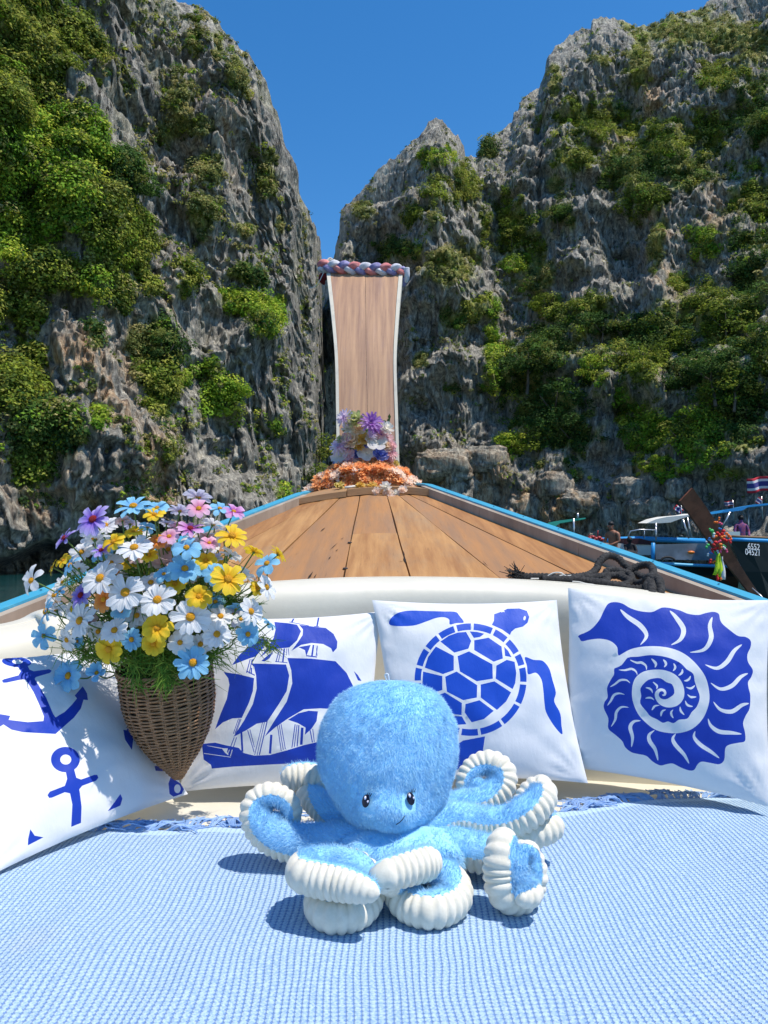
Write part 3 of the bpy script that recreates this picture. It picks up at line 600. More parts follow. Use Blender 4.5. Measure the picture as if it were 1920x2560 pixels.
dist = (TYb - TY).ravel(); sel = np.clip((.034 - dist) / .004, 0, 1); vert_color(me, 'selvedge', np.stack([sel] * 3, 1))
tow = put('blanket', me, label='pale blue waffle weave blanket with a fringed edge spread over the seat', cat='blanket')
FR_ = mat('fringe yarn', (.33, .52, .82), rough=.9, c2=(.46, .63, .88), ns=30, trans=.3)
fr = MB()
for x in np.arange(-.95, 1.12, .0165):
    if rng.random() < .07: continue
    y0 = np.interp(x, bx_, by_); ang = rng.normal(0, .55) + .8 * math.sin(x * 9); ln = rng.uniform(.045, .08); lift = rng.uniform(0, .010); zb_ = float(seat_z(np.array([[x, y0, 0.]]))[0])
    for k in range(10):
        a = ang + rng.normal(0, .20); p0 = np.array([x + rng.uniform(-.006, .006), y0 - .003, zb_ + .0115]); d = np.array([math.sin(a), math.cos(a) * .75, 0])
        m1 = p0 + d * ln * .4 + [rng.normal(0, .003), rng.normal(0, .002), lift + .004]; m2 = p0 + d * ln * .75 + [rng.normal(0, .007), rng.normal(0, .005), lift * .8]; e = p0 + d * ln + [rng.normal(0, .012), rng.normal(0, .008), .001 + lift * .3]
        e[2] = max(e[2], zb_ + .002); m2[2] = max(m2[2], zb_ + .003); fr.tube(catmull([p0, m1, m2, e], 3), .0013, 5, False)
put('fringe', fr.me('fringe', FR_, False), tow, kind='stuff')

# ------------------------------------------------------------------ pillows with printed covers
CLOTH = mat('white satin cotton', (.74, .735, .73), rough=.6, bump=.30, bs=5, bst=(1, 1, .5), bdist=.02, spec=.3, sheen=.2)
def print_mat(n, c): return mat(n, c, rough=.55, spec=.3, bump=.30, bs=5, bst=(1, 1, .5), bdist=.02, sheen=.1)
class Pillow:
    def __init__(s, corners, bulge, pinch=.045, seed=0):
        s.c = [np.array(P(*q)) for q in corners]  # TL TR BR BL
        tl, tr, br, bl = s.c; s.n = np.cross(tr - bl, tl - br); s.n /= np.linalg.norm(s.n)
        if s.n[1] > 0: s.n = -s.n
        s.b = bulge; s.p = pinch; s.seed = seed
    def S(s, u, v, side=1):
        u = np.asarray(u, float); v = np.asarray(v, float); tl, tr, br, bl = s.c
        uu = .5 + (u - .5) * (1 - s.p * 4 * v * (1 - v)); vv = .5 + (v - .5) * (1 - s.p * 4 * u * (1 - u))
        q = ((1 - uu) * (1 - vv))[..., None] * tl + (uu * (1 - vv))[..., None] * tr + (uu * vv)[..., None] * br + ((1 - uu) * vv)[..., None] * bl
        a = np.clip(4 * u * (1 - u), 0, 1); b = np.clip(4 * v * (1 - v), 0, 1)
        h = (a ** .52) * (b ** .52) * (.55 + .45 * (a * b) ** .4)
        e = 1 - np.minimum(a, b); pos = np.stack([u * 3.1 + s.seed, v * 3.1, u * 0 + s.seed], -1)
        sh = pos.shape; n1 = fbm(pos.reshape(-1, 3), (.55, .55, 1), s.seed, 3).reshape(sh[:-1])
        # gathers running in from the seams
        w = np.exp(-a * 5) * np.sin(v * 34 + 5 * n1 + s.seed) * .5 + np.exp(-b * 5) * np.sin(u * 30 + 5 * n1 + s.seed * 2) * .5
        r = np.hypot(np.minimum(u, 1 - u), np.minimum(v, 1 - v)); th = np.arctan2(np.minimum(u, 1 - u), np.minimum(v, 1 - v))
        wc = np.exp(-((r - .12) / .09) ** 2) * np.sin(th * 15 + s.seed)
        d = s.b * h + (.0065 * w + .0022 * wc) * np.clip(h * 4, 0, 1) + .014 * n1 * h
        return q + s.n * (d * side)[..., None]
    def uv(s, pts):
        pts = np.asarray(pts, float); u = np.full(len(pts), .5); v = np.full(len(pts), .5)
        for _ in range(14):
            f0 = proj(s.S(u, v)); e = 1e-4; fu = (proj(s.S(u + e, v)) - f0) / e; fv = (proj(s.S(u, v + e)) - f0) / e; r = f0 - pts
            det = fu[:, 0] * fv[:, 1] - fu[:, 1] * fv[:, 0]; det = np.where(abs(det) < 1e-6, 1e-6, det)
            du = (r[:, 0] * fv[:, 1] - r[:, 1] * fv[:, 0]) / det; dv = (fu[:, 0] * r[:, 1] - fu[:, 1] * r[:, 0]) / det
            u = np.clip(u - np.clip(du, -.15, .15) * .85, -.25, 1.25); v = np.clip(v - np.clip(dv, -.15, .15) * .85, -.25, 1.25)
        return np.stack([u, v], 1)
def pillow(corners, bulge, shapes, blue, label, seed, N=44, TPL=None):
    """shapes: list of (polygon in photo pixels, 1 blue / 0 white), later ones on top"""
    pl = Pillow(corners, bulge, seed=seed); verts = []; faces = []; cols = []
    g = np.linspace(0, 1, N + 1); g = .5 - .5 * np.cos(g * math.pi) * (.55) - .5 * (1 - 2 * g) * .45
    eps = 0
    for j in range(N + 1):
        for i in range(N + 1): verts.append((g[i], g[j]))
    ids = lambda i, j: j * (N + 1) + i
    edges_ = []; polys = []
    for poly, c in shapes:
        q = pl.uv(poly); q = np.clip(q, .006, .994)
        d = np.r_[True, np.linalg.norm(np.diff(q, axis=0), axis=1) > 1e-4]; q = q[d]
        if len(q) < 3: continue
        b = len(verts); verts += [tuple(x) for x in q]; k = len(q); edges_ += [(b + i, b + (i + 1) % k) for i in range(k)]; polys.append((q, c))
    ov, oe, of, _, _, _ = geometry.delaunay_2d_cdt([Vector(x) for x in verts], edges_, [], 0, 1e-5, False)
    uv = np.array([tuple(x) for x in ov]); fr_ = [tuple(f) for f in of]; fa = np.array(fr_); cen = uv[fa].mean(1); mi = np.zeros(len(fa), int)
    for q, c in polys:
        ins = np.zeros(len(cen), bool); q2 = np.roll(q, -1, 0)
        for (ax_, ay_), (bx2, by2) in zip(q, q2):
            if ay_ == by2: continue
            cr = ((ay_ > cen[:, 1]) != (by2 > cen[:, 1])) & (cen[:, 0] < (bx2 - ax_) * (cen[:, 1] - ay_) / (by2 - ay_) + ax_); ins ^= cr
        mi[ins] = c
    P3 = pl.S(uv[:, 0], uv[:, 1]); a = np.array(P3[list(fr_[0])][:3]); 
    nn = np.cross(a[1] - a[0], a[2] - a[0])
    if nn @ pl.n < 0: fr_ = [t[::-1] for t in fr_]
    me = mesh('cover', P3, fr_, [CLOTH, blue], True, mi)
    root = thing('pillow', label, 'pillow', tuple(np.mean(pl.c, 0)), 'printed pillows leaning on the backrest')
    put('cover', me, root)
    gg = np.linspace(0, 1, 31); U, V = np.meshgrid(gg, gg); B = pl.S(U.ravel(), V.ravel(), -1); idx = np.arange(961).reshape(31, 31)
    put('back_panel', mesh('back_panel', B, np.stack([idx[:-1, :-1], idx[1:, :-1], idx[1:, 1:], idx[:-1, 1:]], -1).reshape(-1, 4), CLOTH), root)
    return pl, root
def Zf(x0, y0, s): return lambda L: [(x0 + x / s, y0 + y / s) for x, y in L]
def smooth(L, k=5): return [tuple(q) for q in catmull([(a, b, 0) for a, b in L], k, True)[:, :2]]
def dens(L, k=3): 
    o = []
    for a, b in zip(L, L[1:] + L[:1]):
        for j in range(k): o.append((a[0] + (b[0] - a[0]) * j / k, a[1] + (b[1] - a[1]) * j / k))
    return o
def cresc(L, th):
    c = catmull([(a, b, 0) for a, b in L], 6)[:, :2]; t = np.gradient(c, axis=0); n = np.stack([-t[:, 1], t[:, 0]], 1); n /= np.linalg.norm(n, axis=1)[:, None]
    s = np.linspace(0, 1, len(c)); w = np.sin(math.pi * s ** .9) ** .8 * th / 2; a = c + n * w[:, None]; b = c - n * w[:, None]
    return [tuple(q) for q in a] + [tuple(q) for q in b[::-1][1:-1]]
def bar(x0, y0, x1, y1, w): 
    d = math.hypot(x1 - x0, y1 - y0); nx, ny = -(y1 - y0) / d * w / 2, (x1 - x0) / d * w / 2
    k = 5; A = [(x0 + (x1 - x0) * i / k + nx, y0 + (y1 - y0) * i / k + ny) for i in range(k + 1)]; B = [(x0 + (x1 - x0) * i / k - nx, y0 + (y1 - y0) * i / k - ny) for i in range(k + 1)]
    return A + B[::-1]
def ell(cx, cy, rx, ry, rot=0, n=28): 
    return [(cx + rx * math.cos(a) * math.cos(rot) - ry * math.sin(a) * math.sin(rot), cy + rx * math.cos(a) * math.sin(rot) + ry * math.sin(a) * math.cos(rot)) for a in np.arange(n) * 2 * math.pi / n]
NAVY = print_mat('navy print', (.005, .040, .38)); ROYAL = print_mat('royal blue print', (.003, .065, .48))

# spiral shell
z = Zf(1400, 1470, 3.19)
A = [(150, 378), (240, 335), (310, 260), (350, 180), (385, 125), (440, 112), (500, 125), (560, 160), (640, 185), (730, 192), (780, 170), (820, 155), (880, 160), (960, 180), (1020, 205), (1100, 215), (1160, 200), (1220, 190), (1265, 205), (1278, 255), (1300, 290), (1360, 340), (1420, 382), (1480, 390), (1520, 420), (1520, 470), (1495, 530), (1500, 590), (1538, 655), (1525, 710), (1500, 750), (1505, 800), (1518, 860), (1512, 960), (1480, 1020), (1460, 1080), (1475, 1150), (1475, 1220), (1420, 1235), (1350, 1250), (1318, 1280), (1310, 1370), (1270, 1405), (1200, 1395), (1130, 1385), (1095, 1410), (1070, 1450), (1030, 1455), (960, 1430), (900, 1400), (850, 1405), (800, 1415), (740, 1385), (690, 1340), (630, 1325), (570, 1310), (520, 1270), (495, 1220), (440, 1170), (385, 1120), (385, 1040), (350, 960), (355, 910), (380, 870), (375, 800), (400, 740), (430, 690), (435, 640), (490, 615), (540, 556), (600, 545), (560, 500), (470, 540), (455, 470), (400, 422), (320, 405), (240, 412), (175, 425), (155, 400)]
lo = [(470, 540), (560, 490), (660, 468), (780, 465), (900, 485), (1000, 530), (1090, 610), (1160, 710), (1190, 830), (1185, 930), (1140, 1040), (1060, 1120), (960, 1155), (860, 1155), (760, 1130), (680, 1070), (620, 1000), (580, 900), (575, 800), (600, 720), (660, 670), (740, 652), (830, 655), (910, 685), (965, 740), (990, 810), (985, 880), (940, 935), (870, 953), (805, 935), (768, 895), (755, 850), (772, 815), (805, 800), (838, 812), (848, 838), (840, 858), (822, 862)]
sc_ = [(812, 850), (826, 848), (828, 832), (812, 822), (794, 832), (788, 856), (804, 880), (835, 888), (870, 876), (912, 838), (895, 770), (850, 752), (800, 720), (740, 722), (690, 742), (642, 800), (648, 860), (640, 920), (690, 985), (720, 1022), (775, 1048), (820, 1075), (862, 1064), (905, 1078), (950, 1050), (1015, 1042), (1050, 990), (1092, 945), (1115, 870), (1095, 805), (1075, 745), (1062, 684), (1010, 648), (965, 602), (900, 568), (820, 545), (720, 535), (620, 548), (540, 556), (490, 615), (435, 640)]
W = [(380, 600), (420, 550)] + [tuple(q) for q in catmull([(a, b, 0) for a, b in lo], 4)[:, :2]] + [tuple(q) for q in catmull([(a, b, 0) for a, b in sc_], 3)[:, :2]]
SH = [(z(smooth(A, 4)), 1), (z(W), 0)]
for L_, th in [([(480, 170), (540, 230), (640, 300), (690, 380), (640, 455)], 40), ([(875, 180), (930, 240), (985, 330), (960, 410), (885, 455)], 40), ([(1215, 230), (1195, 300), (1205, 400), (1150, 490), (1035, 514)], 38), ([(1452, 450), (1390, 500), (1330, 590), (1250, 640), (1155, 610)], 36),
               ([(1500, 680), (1440, 710), (1370, 780), (1280, 805), (1200, 755)], 34), ([(1508, 920), (1450, 935), (1370, 985), (1280, 970), (1222, 905)], 34), ([(1450, 1165), (1370, 1155), (1270, 1145), (1205, 1100), (1180, 1040)], 34), ([(1272, 1358), (1210, 1310), (1120, 1250), (1070, 1190), (1078, 1140)], 32),
               ([(1030, 1402), (990, 1330), (920, 1250), (900, 1200), (925, 1160)], 32), ([(782, 1378), (760, 1290), (715, 1220), (712, 1170), (755, 1134)], 32), ([(570, 1270), (578, 1190), (560, 1110), (590, 1065), (645, 1058)], 30), ([(407, 1108), (440, 1050), (450, 990), (490, 950), (550, 952)], 22),
               ([(377, 938), (405, 900), (430, 855), (470, 840), (517, 850)], 20), ([(398, 790), (440, 765), (480, 736), (530, 735), (560, 760)], 18), ([(468, 653), (520, 655), (570, 645), (605, 665), (617, 695)], 18), ([(557, 573), (610, 595), (650, 595), (685, 620), (690, 655)], 20),
               ([(728, 563), (755, 590), (765, 610), (757, 635)], 22), ([(822, 570), (840, 590), (845, 610), (830, 633)], 20), ([(905, 600), (918, 625), (915, 645), (900, 662)], 18), ([(975, 645), (975, 670), (960, 688), (943, 697)], 18), ([(1042, 700), (1030, 725), (1010, 738), (988, 740)], 18),
               ([(1078, 775), (1055, 795), (1035, 800), (1005, 790)], 18), ([(1088, 868), (1060, 870), (1040, 868), (1015, 848)], 18), ([(1060, 945), (1030, 940), (1010, 925), (998, 897)], 18), ([(992, 1012), (970, 990), (960, 970), (958, 945)], 18), ([(905, 1038), (890, 1015), (887, 990), (903, 970)], 18),
               ([(805, 1025), (808, 1000), (820, 980), (845, 970)], 18), ([(732, 975), (745, 955), (760, 940), (795, 935)], 17), ([(680, 880), (705, 875), (730, 878), (752, 895)], 16), ([(682, 795), (710, 800), (730, 815), (738, 840)], 16), ([(740, 748), (765, 770), (775, 785), (770, 808)], 16)]:
    SH.append((z(cresc(L_, th)), 0))
pillow([(1420, 1470, 2.03), (1928, 1500, 1.86), (1932, 2020, 1.72), (1398, 1915, 1.94)], .062, SH, NAVY, 'white pillow printed with a navy blue spiral seashell, at the right end of the backrest', 3)

# sea turtle
z = Zf(930, 1490, 3.072); SH = []
def T(L, s=False, c=1): SH.append((z(smooth(L, 5) if s else dens(L)), c))
gaps = [(640, 245), (770, 232), (932, 268), (1036, 342), (1112, 446), (1148, 543), (1140, 668), (1078, 808), (962, 925), (818, 1008), (680, 1030), (560, 990), (450, 900), (370, 780), (350, 660), (362, 545), (425, 410), (508, 308)]
cx, cy = 757, 642
an = [math.atan2(b - cy, a - cx) for a, b in gaps]
for a, b in zip(an, an[1:] + an[:1]):
    if b < a: b += 2 * math.pi
    g = .026; aa = np.linspace(a + g, b - g, 8)
    T2 = [(cx + 430 * math.cos(t), cy + 432 * math.sin(t)) for t in aa] + [(cx + 381 * math.cos(t), cy + 381 * math.sin(t)) for t in aa[::-1]]; SH.append((z(T2), 1))
for L_ in [[(525, 350), (590, 305), (660, 280), (722, 276), (762, 345), (740, 405), (632, 435)], [(750, 272), (810, 276), (862, 290), (830, 315), (782, 322)], [(785, 340), (895, 320), (995, 388), (1005, 480), (935, 505), (785, 415)], [(1015, 390), (1045, 420), (1072, 470), (1022, 460)],
           [(405, 550), (430, 470), (490, 388), (628, 460), (628, 570), (545, 600)], [(657, 462), (745, 425), (925, 525), (928, 635), (805, 655), (675, 580)], [(955, 535), (1035, 490), (1095, 505), (1108, 590), (1100, 670), (1080, 715), (950, 635)], [(392, 580), (540, 615), (540, 722), (480, 740), (400, 760), (386, 680)],
           [(562, 620), (650, 580), (808, 685), (805, 780), (700, 800), (575, 735)], [(835, 680), (940, 655), (1068, 740), (1030, 810), (960, 875), (835, 780)], [(560, 742), (690, 822), (688, 915), (600, 905), (480, 860), (430, 790)], [(718, 830), (825, 800), (935, 882), (860, 945), (765, 970), (712, 895)], [(520, 915), (690, 925), (725, 985), (640, 990), (560, 960)]]: T(L_)
T([(920, 222), (936, 190), (938, 140), (1000, 118), (1040, 98), (1130, 95), (1190, 115), (1208, 160), (1195, 205), (1160, 235), (1100, 250), (1070, 275), (1060, 300), (1000, 258)]); SH.append((z(ell(1172, 170, 9, 17, .2)), 0)); SH.append((z([(994, 122), (1005, 112), (1018, 117), (1018, 124), (1004, 120), (996, 128)]), 0))
T([(130, 210), (150, 165), (210, 125), (300, 112), (420, 115), (540, 118), (640, 122), (670, 150), (705, 202), (650, 208), (598, 218), (592, 180), (550, 163), (490, 170), (420, 195), (330, 225), (240, 232), (160, 228)], True)
T([(1175, 470), (1240, 490), (1310, 498), (1360, 555), (1385, 640), (1412, 740), (1400, 810), (1445, 900), (1455, 990), (1460, 1062), (1400, 1000), (1340, 900), (1325, 830), (1315, 720), (1300, 640), (1260, 590), (1200, 600), (1190, 540)], True)
T([(868, 1078), (850, 1200), (780, 1215), (655, 1335), (560, 1360), (600, 1250), (640, 1150), (700, 1110)])
pillow([(930, 1500, 2.02), (1392, 1500, 2.04), (1470, 1958, 1.88), (985, 1952, 1.9)], .058, SH, ROYAL, 'white pillow printed with a bright blue sea turtle, second from the right', 5)

# sailing ship
z = Zf(440, 1500, 3.072); SH = []
for L_ in [[(755, 168), (860, 178), (930, 190), (960, 240), (930, 310), (870, 365), (770, 375), (700, 400), (640, 445), (700, 370), (750, 290), (765, 225)], [(945, 190), (1060, 205), (1150, 215), (1210, 260), (1240, 320), (1235, 370), (1205, 403), (1190, 370), (1130, 338), (1040, 330), (960, 345), (885, 392), (935, 325), (972, 270), (975, 225)],
           [(630, 290), (705, 305), (670, 370), (610, 435), (560, 450), (430, 500), (480, 430), (560, 350)], [(365, 553), (480, 570), (600, 600), (590, 700), (560, 790), (505, 905), (430, 910), (360, 940), (300, 992), (340, 880), (390, 760), (410, 650), (400, 600)],
           [(570, 487), (700, 490), (845, 495), (870, 580), (850, 700), (790, 800), (700, 935), (620, 950), (540, 1000), (440, 1052), (520, 930), (590, 800), (620, 680), (615, 580), (598, 510)], [(855, 445), (1040, 450), (1225, 470), (1310, 560), (1360, 660), (1340, 800), (1240, 840), (1110, 832), (980, 840), (860, 910), (760, 980), (680, 1050), (760, 920), (850, 780), (893, 640), (885, 540)],
           [(860, 920), (940, 870), (1020, 850), (1090, 855), (1080, 930), (1040, 990), (990, 1035), (995, 980), (935, 945)], [(940, 362), (1035, 345), (1015, 395), (1000, 430), (990, 385)], [(655, 468), (710, 420), (748, 398), (718, 448), (680, 472)],
           [(198, 1105), (300, 1095), (380, 1115), (480, 1135), (520, 1175), (600, 1195), (720, 1190), (850, 1155), (980, 1115), (1110, 1085), (1300, 1050), (1400, 1000), (1450, 1100), (1350, 1240), (1100, 1245), (640, 1268), (440, 1280), (275, 1295), (268, 1265), (212, 1225), (205, 1160)], [(1365, 545), (1395, 575), (1425, 622), (1398, 618)]]:
    SH.append((z(dens(L_, 4)), 1))
for b in [(908, 136, 890, 170, 12), (1096, 132, 1082, 205, 12), (870, 168, 1020, 198, 5), (1060, 202, 1100, 205, 5), (502, 1015, 510, 1165, 15), (550, 1000, 600, 1170, 6), (568, 995, 602, 1130, 5), (700, 932, 640, 1190, 8), (680, 935, 622, 1195, 5), (665, 938, 604, 1190, 5), (732, 1035, 722, 1180, 18), (778, 950, 808, 1160, 6), (792, 955, 824, 1150, 6), (806, 950, 840, 1145, 6),
          (915, 955, 890, 1135, 7), (930, 958, 908, 1130, 6), (944, 960, 930, 1125, 8), (970, 980, 962, 1112, 20), (1030, 1000, 1048, 1095, 8), (1050, 990, 1062, 1090, 6), (480, 912, 440, 1028, 5), (492, 912, 452, 1028, 6), (500, 915, 462, 1020, 5), (447, 1055, 400, 1180, 6), (465, 1055, 425, 1180, 6), (570, 455, 542, 560, 7), (585, 452, 562, 565, 7), (597, 450, 580, 480, 5), (540, 545, 605, 578, 8), (580, 520, 578, 570, 9),
          (795, 375, 768, 475, 7), (810, 375, 785, 475, 6), (832, 372, 820, 478, 12), (762, 472, 855, 482, 6), (850, 372, 850, 425, 5), (862, 372, 868, 425, 5), (1056, 345, 1044, 430, 13), (1000, 428, 1082, 438, 9), (1088, 350, 1076, 430, 6), (1075, 348, 1085, 430, 4)]: SH.append((z(bar(*b)), 1))
SH.append((z(cresc([(235, 1118), (300, 1130), (360, 1140), (395, 1140)], 5)), 0)); SH.append((z(dens([(352, 1140), (398, 1140), (392, 1165), (404, 1192), (378, 1175)])), 0)); SH.append((z(bar(215, 1178, 420, 1207, 4)), 0)); SH.append((z(bar(410, 1150, 395, 1190, 5)), 0)); SH.append((z(bar(432, 1150, 418, 1200, 6)), 0))
pillow([(530, 1545, 1.98), (955, 1528, 2.03), (930, 1965, 1.9), (446, 1980, 1.88)], .058, SH, NAVY, 'white pillow printed with a navy blue sailing ship, standing behind the octopus', 8)

# anchors
z = Zf(0, 1600, 3.456); SH = []
SH.append((z(ell(143, 190, 127, 44, .08)), 1)); SH.append((z(ell(150, 188, 45, 19, .05)), 0))
SH.append((z(dens([(150, 225), (180, 270), (160, 305), (35, 338), (15, 352), (30, 370), (60, 368), (190, 340), (225, 345), (290, 450), (340, 560), (380, 660), (375, 700), (240, 710), (75, 690), (88, 655), (0, 640), (-70, 700), (-20, 760), (30, 730), (100, 775), (200, 797), (480, 812), (560, 740), (640, 670), (700, 590), (722, 515), (760, 520), (752, 460), (715, 400), (645, 480), (665, 505), (620, 560), (560, 620), (480, 668), (460, 640), (400, 500), (300, 335), (310, 320), (430, 285), (447, 265), (425, 252), (290, 270), (255, 255), (235, 215)], 2)), 1))
SH.append((z(dens([(565, 1120), (580, 1200), (560, 1260), (430, 1310), (410, 1340), (425, 1365), (450, 1362), (560, 1315), (605, 1325), (625, 1420), (615, 1615), (700, 1580), (705, 1440), (690, 1320), (685, 1290), (710, 1260), (830, 1215), (850, 1190), (840, 1165), (815, 1165), (700, 1205), (660, 1190), (636, 1100)], 2)), 1))
SH.append((z(ell(565, 1033, 125, 110)), 1)); SH.append((z(ell(568, 1033, 48, 43)), 0))
for L_ in [[(262, 1635), (300, 1690), (375, 1705), (240, 1775), (243, 1720)], [(1040, 1330), (1058, 1370), (1040, 1430), (930, 1480), (990, 1400)], [(1110, 690), (1160, 760), (1155, 830), (1140, 950), (1080, 860), (1065, 775), (1095, 780)], [(1335, 1090), (1410, 1085), (1440, 1110), (1420, 1135), (1345, 1130)], [(1475, 1185), (1560, 1240), (1588, 1290), (1570, 1330), (1500, 1355), (1465, 1330), (1455, 1240)]]: SH.append((z(dens(L_)), 1))
SH.append((z(ell(1533, 1285, 28, 38)), 0))
pillow([(-330, 1660, 1.52), (262, 1622, 1.93), (470, 1985, 1.84), (-55, 2205, 1.40)], .060, SH, NAVY, 'white pillow printed with navy blue anchors, at the left end of the backrest', 11)
# ------------------------------------------------------------------ plush octopus
ZO = lambda x, y: (560 + x / 1.885, 1680 + y / 1.885)
PLUSH = mat('light blue plush', (.28, .62, .91), rough=.9, c2=(.36, .69, .93), ns=40, spec=.15, sheen=.35, bump=.5, bs=140, bdist=.004)
FURM = mat('light blue fur', (1, 1, 1), rough=.7, attr='tint', spec=.10, sheen=.3, trans=.42)
RIBM = mat('cream ribbed velour', (.76, .71, .59), rough=.85, c2=(.69, .64, .52), ns=60, bump=.25, bs=260, bdist=.002, spec=.05, sheen=.3)
octo = thing('plush_octopus', 'light blue furry plush octopus with cream ribbed curled arms sitting on the blanket', 'plush toy', (0.0, 1.43, .02))

def fur(name, pts, nrm, comb, par, length=.012, width=.0011, seed=1, dark=1.):
    r = np.random.default_rng(seed); n = len(pts); rv = r.normal(size=(n, 3)) * .33
    cl = np.stack([fbm(pts, (.013,) * 3, seed + k, 2) for k in range(3)], 1) * .5    # tufts lean together
    d = comb + nrm * .34 + rv + cl; d /= np.linalg.norm(d, axis=1)[:, None]
    s = np.cross(d, nrm); s /= np.linalg.norm(s, axis=1)[:, None] + 1e-9
    L_ = length * r.uniform(.6, 1.25, (n, 1)); w = width * r.uniform(.7, 1.3, (n, 1))
    tip = pts + d * L_ + nrm * L_ * .12; v = np.stack([pts - s * w - nrm * .002, pts + s * w - nrm * .002, tip], 1)
    me = tris_mesh(name, v, FURM, 3); b = fbm(pts, (.02,) * 3, seed + 9, 3)[:, None]
    c = np.array([.48, .77, .97]) * (1 + .08 * b) * r.uniform(.92, 1.06, (n, 1)) * dark; c[:, 0] += .035 * np.clip(b[:, 0], 0, 1)
    face_color(me, np.clip(c, .01, .95), 3); put(name, me, par, kind='stuff')

# head: rings from crown to neck  (zoom y, left x, right x)
hr = [(42, 750, 805), (46, 700, 860), (60, 645, 915), (82, 592, 962), (116, 545, 1008), (165, 503, 1050), (225, 470, 1078), (285, 453, 1090), (350, 445, 1094), (415, 448, 1088), (480, 462, 1074), (545, 490, 1056), (605, 525, 1038), (660, 562, 1018), (710, 600, 995), (760, 628, 970), (810, 645, 962)]
H = catmull([(a, b, c) for a, b, c in hr], 4); H = H[H[:, 0].argsort(kind='stable')]
NA = 96; HC = []; HRd = []
for y, a, b in H:
    t = (y - 30) / 780; Y = 1.515 - .055 * t; c = P(*ZO((a + b) / 2, y), Y); l = P(*ZO(a, y), Y); HC.append(c); HRd.append(abs(c[0] - l[0]))
HC = np.array(HC); HRd = np.array(HRd)
def head_pt(i, th):
    i0 = np.clip(np.floor(i).astype(int), 0, len(HC) - 2); f = i - i0; c = HC[i0] * (1 - f)[:, None] + HC[i0 + 1] * f[:, None]; r = HRd[i0] * (1 - f) + HRd[i0 + 1] * f
    x = np.cos(th); y = np.sin(th); t = i / (len(HC) - 1)
    k = 1 + .012 * np.cos(th * 5 + .6) * np.clip(t * 3, 0, 1) - .022 * np.exp(-((np.cos(th) + .05) / .12) ** 2) * (y < 0) * np.exp(-((t - .12) / .16) ** 2)
    q = np.stack([c[:, 0] + r * x * k, c[:, 1] + r * y * (.50 + .36 * np.clip(t * 3.2, 0, 1)) * k, c[:, 2]], 1)
    # muzzle: a soft bulge low in the face
    m = MZ; d2 = ((q[:, 0] - m[0]) / .052) ** 2 + ((q[:, 2] - m[2]) / .036) ** 2
    q[:, 1] -= np.where(y < 0, .030 * np.exp(-d2 ** 1.5), 0); q[:, 2] -= np.where(y < 0, .004 * np.exp(-d2), 0)
    # the crease under it, curved like a smile
    sm_ = q[:, 2] - (m[2] - .034 + 3.6 * (q[:, 0] - m[0] - .004) ** 2); q[:, 1] += np.where((y < 0) & (abs(q[:, 0] - m[0]) < .05), .012 * np.exp(-(sm_ / .006) ** 2) * np.exp(-((q[:, 0] - m[0]) / .045) ** 4), 0)
    q += .0035 * fbm(q, (.05, .05, .05), 61, 2)[:, None] * np.stack([x, y, 0 * x], 1)
    return q
MZ = P(*ZO(785, 655), 1.40)
nI = len(HC); I, TH = np.meshgrid(np.arange(nI), np.arange(NA) * 2 * math.pi / NA, indexing='ij')
hv = head_pt(I.ravel().astype(float), TH.ravel()); idx = np.arange(nI * NA).reshape(nI, NA)
hf = [(int(idx[i, j]), int(idx[i + 1, j]), int(idx[i + 1, (j + 1) % NA]), int(idx[i, (j + 1) % NA])) for i in range(nI - 1) for j in range(NA)]
hv = np.vstack([hv, [HC[0] + [0, 0, .002]]]); hf += [(nI * NA, int(idx[0, j]), int(idx[0, (j + 1) % NA])) for j in range(NA)]
head = put('head', mesh('head', hv, hf, PLUSH), octo)
nh = 130000; r = np.random.default_rng(5)
ii = r.uniform(0, nI - 1.01, nh * 2); th = r.uniform(math.pi * .93, math.pi * 2.07, nh * 2)
keep = r.random(nh * 2) < (np.interp(ii, np.arange(nI), HRd) / HRd.max()) * np.interp(ii, np.arange(nI - 1), np.linalg.norm(np.diff(HC, axis=0), axis=1) + .3 * abs(np.diff(HRd))) / .0075
ii = ii[keep][:nh]; th = th[keep][:nh]; q = head_pt(ii, th); e = 1e-2
du = head_pt(np.clip(ii + e * 10, 0, nI - 1.001), th) - head_pt(np.clip(ii - e * 10, 0, nI - 1), th); dv = head_pt(ii, th + e) - head_pt(ii, th - e)
nr = np.cross(dv, du); nr /= np.linalg.norm(nr, axis=1)[:, None] + 1e-12; cen = np.stack([np.interp(ii, np.arange(nI), HC[:, k]) for k in range(3)], 1)
nr *= np.where(((q - cen) * nr).sum(1, keepdims=True) < 0, -1, 1); top = ii < 1.5; nr[top] = [0, 0, 1]
cmb = du / (np.linalg.norm(du, axis=1)[:, None] + 1e-12)
